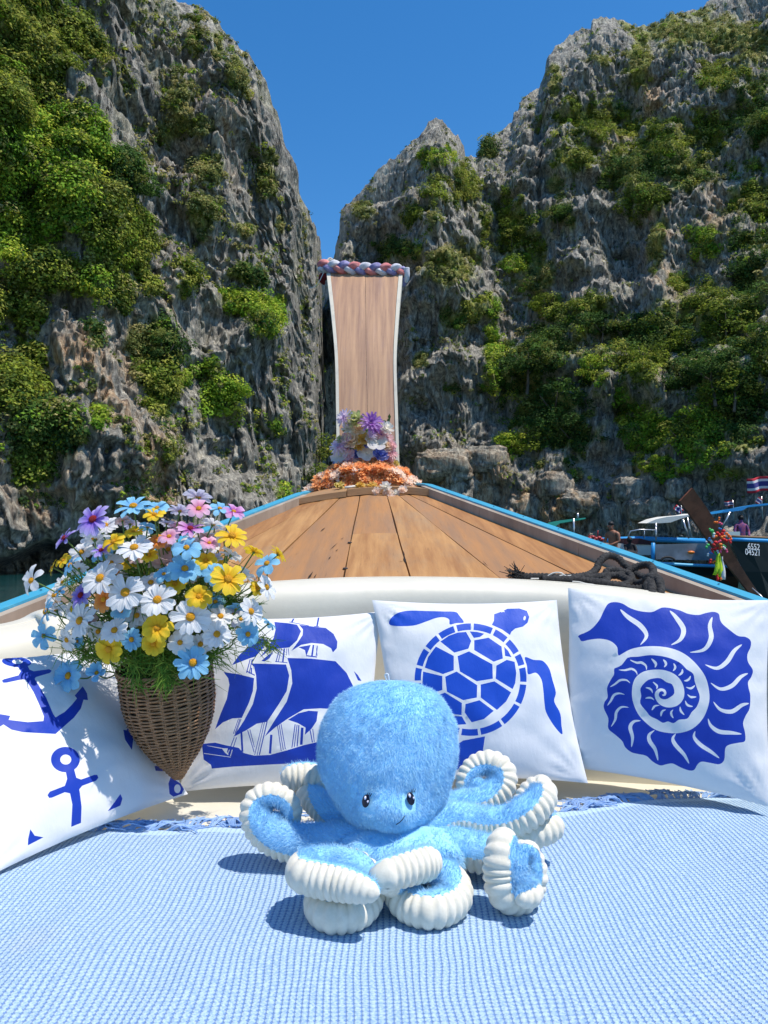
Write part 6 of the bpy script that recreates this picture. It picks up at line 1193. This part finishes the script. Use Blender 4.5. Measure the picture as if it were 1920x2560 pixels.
def hull(parent, pts_top, Y, beam, depth, m, ms=None, band=.55, rise=None):
    """pts_top: (px, py) along the near gunwale; hull hangs below and tucks in toward the keel"""
    c = catmull([P(x, y, Y) for x, y in pts_top], 8); n = len(c); V = []; 
    for i, p in enumerate(c):
        k = math.sin(math.pi * min(1, .12 + .88 * min(i, n - 1 - i) / (n * .35))) if False else 1
        V += [p, p + [0, .06, -(p[2] - WZ) * band], [p[0], p[1] + .35, WZ - .3], [p[0], p[1] + beam - .35, WZ - .3], p + [0, beam - .06, -(p[2] - WZ) * band], p + [0, beam, 0]]
    f1 = []; mi = []
    for i in range(n - 1):
        for j in range(5): f1.append((i * 6 + j, i * 6 + j + 1, (i + 1) * 6 + j + 1, (i + 1) * 6 + j)); mi.append(0 if j in (0, 4) else 1)
    f1 += [tuple(range(6))[::-1], tuple((n - 1) * 6 + j for j in range(6))]; mi += [0, 0]
    put('hull', mesh('hull', V, f1, [m, ms or m], False, mi), parent); return c
YB = 27.
bb = thing('longtail_boat', 'black and brown longtail boat with a cream canopy, lying side-on beyond the right rail', 'boat', tuple(P(1640, 1480, YB)))
hull(bb, [(1420, 1398), (1500, 1401), (1600, 1408), (1720, 1414), (1850, 1420)], YB, 1.9, 1, DK, BRN, .35)
def bar3(name, pts, r_, m, parent, n=6): b = MB(); b.tube([P(*q) for q in pts], r_, n); return put(name, b.me(name, m), parent)
bar3('gunwale', [(1418, 1394, YB - .04), (1500, 1399, YB - .04), (1600, 1406, YB - .04), (1720, 1413, YB - .04), (1852, 1418, YB - .04)], .06, LBL, bb)
bar3('rubbing_strake', [(1420, 1402, YB - .05), (1600, 1411, YB - .05), (1850, 1424, YB - .05)], .03, mat('rubber', (.02, .02, .02)), bb)
bar3('gunwale', [(1450, 1352, YB + 1.9), (1600, 1347, YB + 1.9), (1680, 1350, YB + 1.9), (1765, 1353, YB + 1.9)], .10, BL2, bb)
poly_prism([P(*q, YB + 1.2) for q in [(1475, 1355), (1628, 1362), (1630, 1388), (1480, 1384)]], np.array([0, .35, 0]), CANV, 'seat_back', bb)
poly_prism([P(*q, YB + 1.15) for q in [(1560, 1346), (1600, 1346), (1640, 1356), (1640, 1362), (1560, 1360)]], np.array([0, .5, 0]), mat('maroon tarpaulin', (.05, .012, .015), rough=.7), 'tarpaulin', bb)
glass = mat('cloudy plastic sheet', (.30, .34, .38), rough=.2, c2=(.18, .20, .22), ns=1.2, bump=.4, bs=2, spec=.6)
poly_prism([P(*q, YB + .35) for q in [(1636, 1361), (1765, 1358), (1800, 1370), (1812, 1402), (1640, 1398)]], np.array([0, .04, 0]), glass, 'plastic_windscreen', bb)
bar3('post', [(1632, 1404, YB + .3), (1633, 1357, YB + .3)], .07, BL2, bb); bar3('post', [(1640, 1352, YB + .8), (1640, 1318, YB + .8)], .025, CHR, bb)
poly_prism([P(*q, YB + .9) for q in [(1617, 1308), (1640, 1298), (1668, 1292), (1715, 1288), (1735, 1284), (1735, 1288), (1704, 1296), (1677, 1306), (1650, 1308)]], np.array([.1, 1.3, .05]), CANV, 'canopy', bb)
for q in ([(1707, 1298, YB + .9), (1722, 1346, YB + .9)], [(1718, 1294, YB + 1.6), (1728, 1344, YB + 1.6)], [(1640, 1308, YB + .9), (1640, 1346, YB + .9)]): bar3('canopy_pole', q, .035, CHR, bb)
bar3('windscreen_frame', [(1570, 1345, YB + .9), (1576, 1328, YB + .9), (1600, 1324, YB + .9), (1638, 1325, YB + .9), (1640, 1345, YB + .9)], .025, CHR, bb); bar3('windscreen_frame', [(1611, 1345, YB + .9), (1611, 1325, YB + .9)], .02, CHR, bb)
b = MB(); 
for k, (x, y) in enumerate([(1475, 1346), (1482, 1343), (1490, 1347), (1498, 1345), (1486, 1350), (1503, 1349)]): b.ball(P(x, y, YB + 1.), (.10, .09, .07), 8, 6)
b.tube([P(1494, 1340, YB + 1), P(1495, 1326, YB + 1)], .02, 5); b.tube(catmull([P(1470, 1352, YB + 1), P(1473, 1338, YB + 1), P(1480, 1342, YB + 1)], 3), .02, 5); put('engine', b.me('engine', mat('red engine paint', (.35, .03, .03), rough=.4)), bb)
b = MB(); b.tube(catmull([P(1653, 1402, YB - .1), P(1658, 1395, YB - .1), P(1672, 1393, YB - .1), P(1684, 1397, YB - .1), P(1687, 1402, YB - .1)], 4), .04, 6); put('rope_coil', b.me('rope_coil', ROPE), bb)
b = MB(); b.ball(P(1728, 1381, YB + .25), (.13, .07, .06), 10, 6); put('orange_float', b.me('orange_float', mat('orange plastic', (.8, .2, .02), rough=.4)), bb)
b = MB()
for k in range(7): b.ball(P(1655 + 12 * k + rng.uniform(-3, 3), 1343 + rng.uniform(-2, 3), YB + 2.0), (.08, .08, .06), 7, 5)
put('deck_gear', b.me('deck_gear', mat('dark gear', (.04, .05, .05), rough=.6)), bb, kind='stuff')

# bow of the next longtail, pointing at us from the right
YA = 23.5
ba = thing('longtail_boat', 'dark longtail boat at the right edge with a red brown stem and a hull number', 'boat', tuple(P(1890, 1470, YA)))
st_c = catmull([P(*q) for q in [(1716, 1236, YA - .9), (1745, 1276, YA - .6), (1790, 1342, YA - .3), (1826, 1398, YA), (1862, 1450, YA + .1), (1900, 1502, YA + .2)]], 6)
tw = np.interp(np.arange(len(st_c)), [0, 12, 18, 30], [.27, .26, .17, .09]); b = MB(); vs = []; fs = []
tt = np.gradient(st_c, axis=0); tt /= np.linalg.norm(tt, axis=1)[:, None]
for p, w, d in zip(st_c, tw, tt):
    s = np.cross(d, [0, 1, 0]); s /= np.linalg.norm(s); vs += [p - s * w, p + s * w, p + s * w + [0, .14, 0], p - s * w + [0, .14, 0]]
for i in range(len(st_c) - 1):
    for j in range(4): fs.append((i * 4 + j, i * 4 + (j + 1) % 4, (i + 1) * 4 + (j + 1) % 4, (i + 1) * 4 + j))
fs += [(3, 2, 1, 0), tuple((len(st_c) - 1) * 4 + j for j in range(4))]; put('stem', mesh('stem', vs, fs, STEMW, False), ba)
V = []; n = 14
for i in range(n):
    t = i / (n - 1); X = t * 6.5; top = P(1822, 1346, YA); wl = P(1896, 1496, YA + .2); spread = 1.1 * min(1, t * 2.2) ** .7
    tx = top + [X, .9 * X * .5, -.25 * t]; wx_ = wl + [X * .95, .9 * X * .5, 0]; mid = tx * .45 + wx_ * .55 + [-.05, -.12 * min(1, t * 3), 0]
    for sgn in (-1, 1):
        off = np.array([0, sgn * spread, 0])
        V += [tx + off, mid + off * .8, wx_ + off * .35 + [0, 0, -.4]]
fs = []
for i in range(n - 1):
    for q in (0, 3):
        for j in range(2): fs.append((i * 6 + q + j, (i + 1) * 6 + q + j, (i + 1) * 6 + q + j + 1, i * 6 + q + j + 1))
    fs.append((i * 6, i * 6 + 3, (i + 1) * 6 + 3, (i + 1) * 6))
fs.append((0, 1, 2, 5, 4, 3)); put('hull', mesh('hull', V, fs, DK, False), ba)
G = [np.array(V[i * 6]) + [-.02, -.05, -.03] for i in range(n)]; b = MB(); b.tube(G, .055, 6); put('gunwale', b.me('gunwale', BL2), ba); b = MB(); b.tube([g + [0, .05, .09] for g in G], .04, 6); put('rail', b.me('rail', mat('brown rail', (.2, .11, .05))), ba)
bar3('anchor_line', [(1880, 1470, YA - 1), (1905, 1492, YA - 1.2), (1925, 1530, YA - 1.5)], .02, CHR, ba)
def text(body, px, py, Y, size, m, parent, rotz=0, shear=0):
    cu = bpy.data.curves.new('registration_number', 'FONT'); cu.body = body; cu.size = size; cu.shear = shear; cu.extrude = .004; cu.align_x = 'CENTER'
    o = bpy.data.objects.new('tmp', cu); COL.objects.link(o); dg = bpy.context.evaluated_depsgraph_get(); me_ = bpy.data.meshes.new_from_object(o.evaluated_get(dg)); bpy.data.objects.remove(o)
    me_.transform(Matrix.Translation(Vector(P(px, py, Y))) @ Matrix.Rotation(rotz, 4, 'Z') @ Matrix.Rotation(R(90), 4, 'X') @ Matrix.Rotation(R(-4), 4, 'Z')); me_.materials.clear(); me_.materials.append(m); return put('registration_number', me_, parent)
WHT = mat('white lettering', (.75, .75, .75), rough=.6)
text('6552', 1884, 1374, YA - .95, .25, WHT, ba, R(24)); text('04521', 1882, 1388, YA - .95, .25, WHT, ba, R(24))
poly_prism([P(*q, YA + 2.5) for q in [(1802, 1282), (1812, 1274), (1866, 1265), (1885, 1261), (1990, 1252), (1990, 1255), (1870, 1268), (1856, 1276)]], np.array([.2, 1.6, 0]), BL2, 'canopy', ba)
for q in ([(1825, 1280, YA + 2.5), (1806, 1318, YA + 2.5)], [(1930, 1258, YA + 2.5), (1940, 1345, YA + 2.5)], [(1870, 1267, YA + 3.9), (1872, 1345, YA + 3.9)]): bar3('canopy_pole', q, .03, CHR, ba)
b = MB(); b.box(P(1826, 1336, YA + .6), (.42, .4, .16)); put('cool_box', b.me('cool_box', mat('pale green plastic', (.6, .72, .66)), False), ba)

# ribbons hung on the stem
rb = thing('ribbon_garland', 'bright cluster of knotted coloured ribbons hanging on the red brown stem', 'garland', tuple(P(1795, 1300, YA - .9)))
RC = {k: mat(k + ' ribbon', c, rough=.6, trans=.15) for k, c in dict(orange=(.95, .22, .03), pink=(.9, .12, .25), red=(.75, .03, .03), green=(.08, .55, .15), lime=(.62, .85, .03), white=(.78, .78, .78), blue=(.05, .22, .6)).items()}
zb = lambda x, y: (1440 + x / 3.456, 1180 + y / 3.456)
for x, y, s, c in [(1236, 405, 26, 'orange'), (1210, 435, 30, 'orange'), (1250, 445, 28, 'pink'), (1180, 520, 44, 'green'), (1160, 500, 26, 'green'), (1245, 490, 24, 'blue'), (1190, 545, 34, 'white'), (1230, 535, 36, 'red'), (1270, 520, 40, 'red'), (1200, 560, 34, 'orange'), (1270, 560, 36, 'orange'), (1310, 540, 36, 'orange'), (1335, 570, 34, 'orange'), (1290, 590, 40, 'red'), (1330, 600, 30, 'red'), (1150, 580, 26, 'blue'), (1170, 600, 30, 'white'), (1130, 610, 24, 'white'), (1135, 640, 36, 'green'), (1200, 620, 44, 'red'), (1240, 600, 28, 'pink'), (1250, 640, 40, 'orange'), (1215, 660, 34, 'red'), (1280, 640, 30, 'green'), (1180, 680, 36, 'red'), (1165, 700, 24, 'blue'), (1250, 680, 34, 'pink'), (1300, 680, 30, 'pink'), (1140, 715, 26, 'white'), (1160, 770, 34, 'red'), (1190, 775, 28, 'orange'), (1280, 655, 26, 'white'), (1225, 690, 26, 'white'), (1205, 700, 26, 'green')]:
    px, py = zb(x, y); r_ = s / 3.456 / F * YA * .5; b = MB(); p = P(px, py, YA - 1.15 + rng.uniform(-.1, .1)); a = rng.uniform(0, 3.1); d = np.array([math.cos(a), 0, math.sin(a)])
    b.ball(p + d * r_ * .6, (r_ * .8, r_ * .7, r_ * .65), 8, 6); b.ball(p - d * r_ * .6, (r_ * .7, r_ * .7, r_ * .75), 8, 6); put('ribbon_knot', b.me('ribbon_knot', RC[c]), rb)
for x0, y0, x1, y1, w, c in [(1235, 700, 1205, 890, 40, 'lime'), (1240, 700, 1245, 905, 40, 'lime'), (1262, 730, 1272, 930, 34, 'white'), (1222, 880, 1218, 945, 22, 'red'), (1246, 890, 1246, 940, 18, 'orange')]:
    k = 1 / 3.456 / F * YA; A, B = P(*zb(x0, y0), YA - 1.12), P(*zb(x1, y1), YA - 1.12); vs = []; 
    for t in np.linspace(0, 1, 7):
        p = A + (B - A) * t; w_ = w * k * (.25 + .35 * t); vs += [p + [-w_, .05 * math.sin(t * 6), 0], p + [0, -.05, 0], p + [w_, .05 * math.cos(t * 5), 0]]
    me_ = mesh('tail', vs, [(i * 3 + j, (i + 1) * 3 + j, (i + 1) * 3 + j + 1, i * 3 + j + 1) for i in range(6) for j in range(2)], RC[c]); o = put('ribbon_tail', me_, rb); m_ = o.modifiers.new('thick', 'SOLIDIFY'); m_.thickness = .01

# boat with the green awning, partly seen
bc_ = thing('longtail_boat', 'boat with a green awning and short mast, left of the bare-chested man', 'boat', tuple(P(1420, 1420, 36)))
hull(bc_, [(1340, 1378), (1420, 1384), (1480, 1386)], 36, 1.8, 1, DK, BRN, .4)
poly_prism([P(*q, 36) for q in [(1363, 1318), (1372, 1306), (1400, 1301), (1434, 1297), (1464, 1294), (1464, 1297), (1400, 1308), (1385, 1318)]], np.array([.2, 1.2, 0]), mat('green awning', (.05, .42, .28), rough=.7), 'awning', bc_)
for q in ([(1435, 1345, 36), (1434, 1296, 36)], [(1445, 1296, 36), (1444, 1283, 36)], [(1372, 1384, 36), (1372, 1312, 36)], [(1436, 1384, 36), (1436, 1340, 36)]): bar3('pole', q, .05, CHR, bc_)
bar3('gunwale', [(1340, 1376, 35.9), (1420, 1382, 35.9), (1482, 1384, 35.9)], .06, LBL, bc_)

# national flags
def flag(cx, cy, w, h, Y, label, rot=0, ph=0, pole=True):
    t = thing('flag', label, 'flag', tuple(P(cx, cy, Y))); k = Y / F; V = []; nx, ny = 16, 12; c0 = P(cx, cy, Y)
    for j in range(ny + 1):
        for i in range(nx + 1):
            u, v_ = i / nx - .5, .5 - j / ny; V.append(c0 + np.array([(u * w * math.cos(rot) - v_ * h * math.sin(rot)) * k, .12 * w * k * math.sin(u * 9 + ph + v_), (u * w * math.sin(rot) + v_ * h * math.cos(rot)) * k + .05 * h * k * math.sin(u * 8 + ph)]))
    f = []; mi = []
    for j in range(ny):
        for i in range(nx): f.append((j * (nx + 1) + i, (j + 1) * (nx + 1) + i, (j + 1) * (nx + 1) + i + 1, j * (nx + 1) + i + 1)); s = j * 6 // ny; mi.append([0, 1, 2, 2, 1, 0][s])
    me_ = mesh('flag_cloth', V, f, FLM, True, mi); o = put('flag_cloth', me_, t); m_ = o.modifiers.new('thick', 'SOLIDIFY'); m_.thickness = .01
    if pole: b = MB(); x_ = P(cx, cy, Y); b.tube([x_ + [w * k * .52, 0, h * k * .7], x_ + [w * k * .6, 0, -h * k * 1.2 - .5]], .02, 5); put('flag_pole', b.me('flag_pole', CHR), t)
FLM = [mat('flag red', (.55, .03, .05), rough=.8, trans=.2), mat('flag white', (.7, .7, .72), rough=.8, trans=.2), mat('flag blue', (.06, .06, .25), rough=.8, trans=.2)]
flag(1900, 1211, 64, 36, YA + 2, 'large striped national flag at the upper right edge', .12, 1.0)
flag(1822, 1259, 20, 12, 40, 'small faded striped flag just left of the blue canopy', .1, 0)
flag(1897, 1252, 14, 16, 38, 'small red and white pennant above the blue canopy', -.6, 2)
flag(1696, 1273, 14, 22, 42, 'small reddish flag hanging above the cream canopy', .9, 2)

# ------------------------------------------------------------------ people on the boats
SKIN = mat('tanned skin', (.30, .13, .07), rough=.5, c2=(.24, .10, .055), ns=6); HAIR = mat('black hair', (.008, .007, .007), rough=.6)
def skinned(name, joints, bones, m, parent, lvl=2):
    me_ = bpy.data.meshes.new(name); me_.from_pydata([tuple(j[:3]) for j in joints], bones, []); o = put(name, me_, parent); o.matrix_parent_inverse = Matrix.Identity(4)
    s = o.modifiers.new('skin', 'SKIN'); s.use_smooth_shade = True
    for i, j in enumerate(joints): me_.skin_vertices[0].data[i].radius = (j[3], j[4] if len(j) > 4 else j[3])
    me_.skin_vertices[0].data[0].use_root = True
    q = o.modifiers.new('sub', 'SUBSURF'); q.levels = lvl; q.render_levels = lvl; me_.materials.append(m); return o
feet = P(1533, 1376, YB + .7)   # hips; legs go down inside the boat
man = thing('person', 'bare-chested man with short black hair standing in the boat and looking at his hands', 'person', tuple(feet))
J = [(0, 0, 0, .15, .11), (0, 0, .16, .14, .10), (0, .01, .36, .17, .11), (-.01, 0, .52, .15, .09), (-.03, -.02, .60, .055, .055), (-.06, -.03, .68, .075, .085), (-.07, -.03, .78, .075, .09),
     (.19, -.02, .50, .065, .06), (.23, -.04, .26, .045), (.06, -.22, .16, .034), (-.10, -.27, .18, .028), (-.18, -.02, .50, .065, .06), (-.24, -.06, .26, .045), (-.20, -.24, .18, .034), (-.14, -.30, .20, .028),
     (-.10, -.0, -.12, .10), (-.11, .0, -.5, .065), (-.11, 0, -.9, .045), (-.11, -.12, -.94, .04), (.10, 0, -.12, .10), (.11, .0, -.5, .065), (.11, 0, -.9, .045), (.11, -.12, -.94, .04)]
# hands: short finger chains
fb = []
for hi, hx in ((10, -1), (14, 1)):
    hx_, hy_, hz_ = J[hi][:3]
    for k in range(4): J.append((hx_ + hx * (.03), hy_ - .01 - .0 * k, hz_ + .022 * (k - 1.5), .011)); J.append((hx_ + hx * .065, hy_ - .02, hz_ + .022 * (k - 1.5) - .01, .009)); fb += [(hi, len(J) - 2), (len(J) - 2, len(J) - 1)]
    J.append((hx_, hy_ - .02, hz_ + .055, .012)); fb.append((hi, len(J) - 1))
skinned('body', J, [(0, 1), (1, 2), (2, 3), (3, 4), (4, 5), (5, 6), (3, 7), (7, 8), (8, 9), (9, 10), (3, 11), (11, 12), (12, 13), (13, 14), (0, 15), (15, 16), (16, 17), (17, 18), (0, 19), (19, 20), (20, 21), (21, 22)] + fb, SKIN, man)
b = MB(); b.ball((-.055, -.005, .795), (.088, .10, .075), 14, 9); o = put('hair', b.me('hair', HAIR), man); o.matrix_parent_inverse = Matrix.Identity(4)
b = MB(); b.ball((-.085, -.125, .715), (.012, .02, .014), 7, 5); b.ball((-.115, -.105, .745), (.01, .008, .007), 6, 4); b.ball((-.045, -.115, .745), (.01, .008, .007), 6, 4); b.ball((.02, -.02, .72), (.012, .02, .028), 7, 5); b.ball((-.15, -.02, .72), (.012, .02, .028), 7, 5); o = put('face', b.me('face', SKIN), man); o.matrix_parent_inverse = Matrix.Identity(4)
o = skinned('shorts', [(0, 0, -.02, .165, .125), (-.105, 0, -.14, .125), (-.115, 0, -.4, .11), (.105, 0, -.14, .125), (.115, 0, -.4, .11)], [(0, 1), (1, 2), (0, 3), (3, 4)], mat('white shorts', (.7, .7, .72), rough=.8), man)
man.rotation_euler = (0, 0, R(-48)); man.scale = (1.2,) * 3
ch = P(1574, 1388, YB + .6); kid = thing('person', 'person with dark hair crouching in shadow just right of the bare-chested man', 'person', tuple(ch))
skinned('body', [(0, 0, 0, .15, .12), (0, -.02, .2, .15, .11), (0, -.06, .36, .14, .09), (-.02, -.1, .43, .05), (-.03, -.12, .52, .08, .09), (-.16, -.08, .34, .055), (-.2, -.22, .14, .04), (-.08, -.32, .06, .03), (.16, -.08, .34, .055), (.2, -.2, .14, .04), (.1, -.32, .06, .03), (-.12, -.32, .06, .08), (-.12, -.2, -.32, .05), (.12, -.32, .06, .08), (.12, -.2, -.32, .05)], [(0, 1), (1, 2), (2, 3), (3, 4), (2, 5), (5, 6), (6, 7), (2, 8), (8, 9), (9, 10), (0, 11), (11, 12), (0, 13), (13, 14)], mat('shadowed figure', (.02, .018, .02), rough=.8), kid)  # skin and clothes share one near-black, shadow put into the colour
b = MB(); b.ball((-.03, -.11, .55), (.1, .11, .11), 12, 8); o = put('hair', b.me('hair', HAIR), kid); o.matrix_parent_inverse = Matrix.Identity(4)
pr = P(1853, 1345, YA + 2.6); wom = thing('person', 'person in a purple and red patterned top standing under the blue canopy', 'person', tuple(pr))
skinned('body', [(0, 0, 0, .16, .12), (0, 0, .22, .15, .11), (0, 0, .44, .15, .09), (0, 0, .54, .05), (0, -.02, .64, .08, .09), (-.18, 0, .42, .06), (-.24, -.05, .2, .045), (-.16, -.2, .08, .035), (.18, 0, .42, .06), (.24, -.05, .2, .045), (.18, -.2, .05, .035), (-.1, 0, -.4, .08), (.1, 0, -.4, .08)], [(0, 1), (1, 2), (2, 3), (3, 4), (2, 5), (5, 6), (6, 7), (2, 8), (8, 9), (9, 10), (0, 11), (0, 12)], mat('purple patterned cloth', (.10, .05, .22), rough=.8, c2=(.35, .08, .12), ns=14), wom)
b = MB(); b.ball((0, .0, .68), (.095, .11, .09), 12, 8); o = put('hair', b.me('hair', HAIR), wom); o.matrix_parent_inverse = Matrix.Identity(4)

# boulders heaped at the foot of the right cliff
BLD = rock_material('shore boulder rock', 2.3)
for k, (x, y, w, h, lab) in enumerate([(1110, 1165, 120, 70, 'pale grey limestone block jutting over the shore right of the prow'), (1215, 1150, 90, 60, 'pale boxy limestone block below the dark trees'), (1230, 1235, 80, 60, 'orange stained boulder behind the right rail'), (1330, 1270, 90, 60, 'rust brown boulder low on the shore'), (1450, 1260, 80, 50, 'ochre boulder above the green awning'), (1540, 1285, 70, 60, 'tan rounded boulder above the man'), (1610, 1275, 60, 44, 'grey rounded boulder left of the cream canopy'), (1650, 1268, 60, 50, 'pale grey boulder above the cream canopy'), (1700, 1225, 50, 50, 'grey boulder at the tip of the red brown stem'), (1140, 1225, 70, 46, 'pinkish grey boulder just right of the garland'), (1575, 1225, 60, 50, 'dark grey boulder in the middle of the rock fall'), (1390, 1215, 70, 60, 'dark grey boulder under the mid green tree')]):
    d = (CR['s'][:, 0] - x) ** 2 + (CR['s'][:, 1] - y) ** 2; c = CR['p'][int(np.argmin(d))]; k_ = c[1] / F; c = c + np.array([0, w * k_ * .22, 0]); U1, V1 = np.meshgrid(np.linspace(0, math.pi, 26), np.arange(36) * 2 * math.pi / 36, indexing='ij')
    q = np.stack([np.sin(U1) * np.cos(V1), np.sin(U1) * np.sin(V1), np.cos(U1)], -1).reshape(-1, 3); q = np.sign(q) * np.abs(q) ** .55; q *= (1 + .34 * fbm(q + k * 7, (.7, .7, .7), 300 + k, 4, ridged=True) + .14 * fbm(q, (.22, .22, .3), 310 + k, 3, ridged=True))[:, None]
    v = c + q * np.array([w * k_ / 2, w * k_ * .45, h * k_ / 2]); f = [(i * 36 + j, (i + 1) * 36 + j, (i + 1) * 36 + (j + 1) % 36, i * 36 + (j + 1) % 36) for i in range(25) for j in range(36)]
    me_ = mesh('boulder', v, f, BLD); vert_color(me_, 'stain', np.tile([.9 if k in (2, 3, 4, 5, 9) else .35, .02, 0], (len(v), 1))); put('boulder', me_, label=lab, cat='boulder')
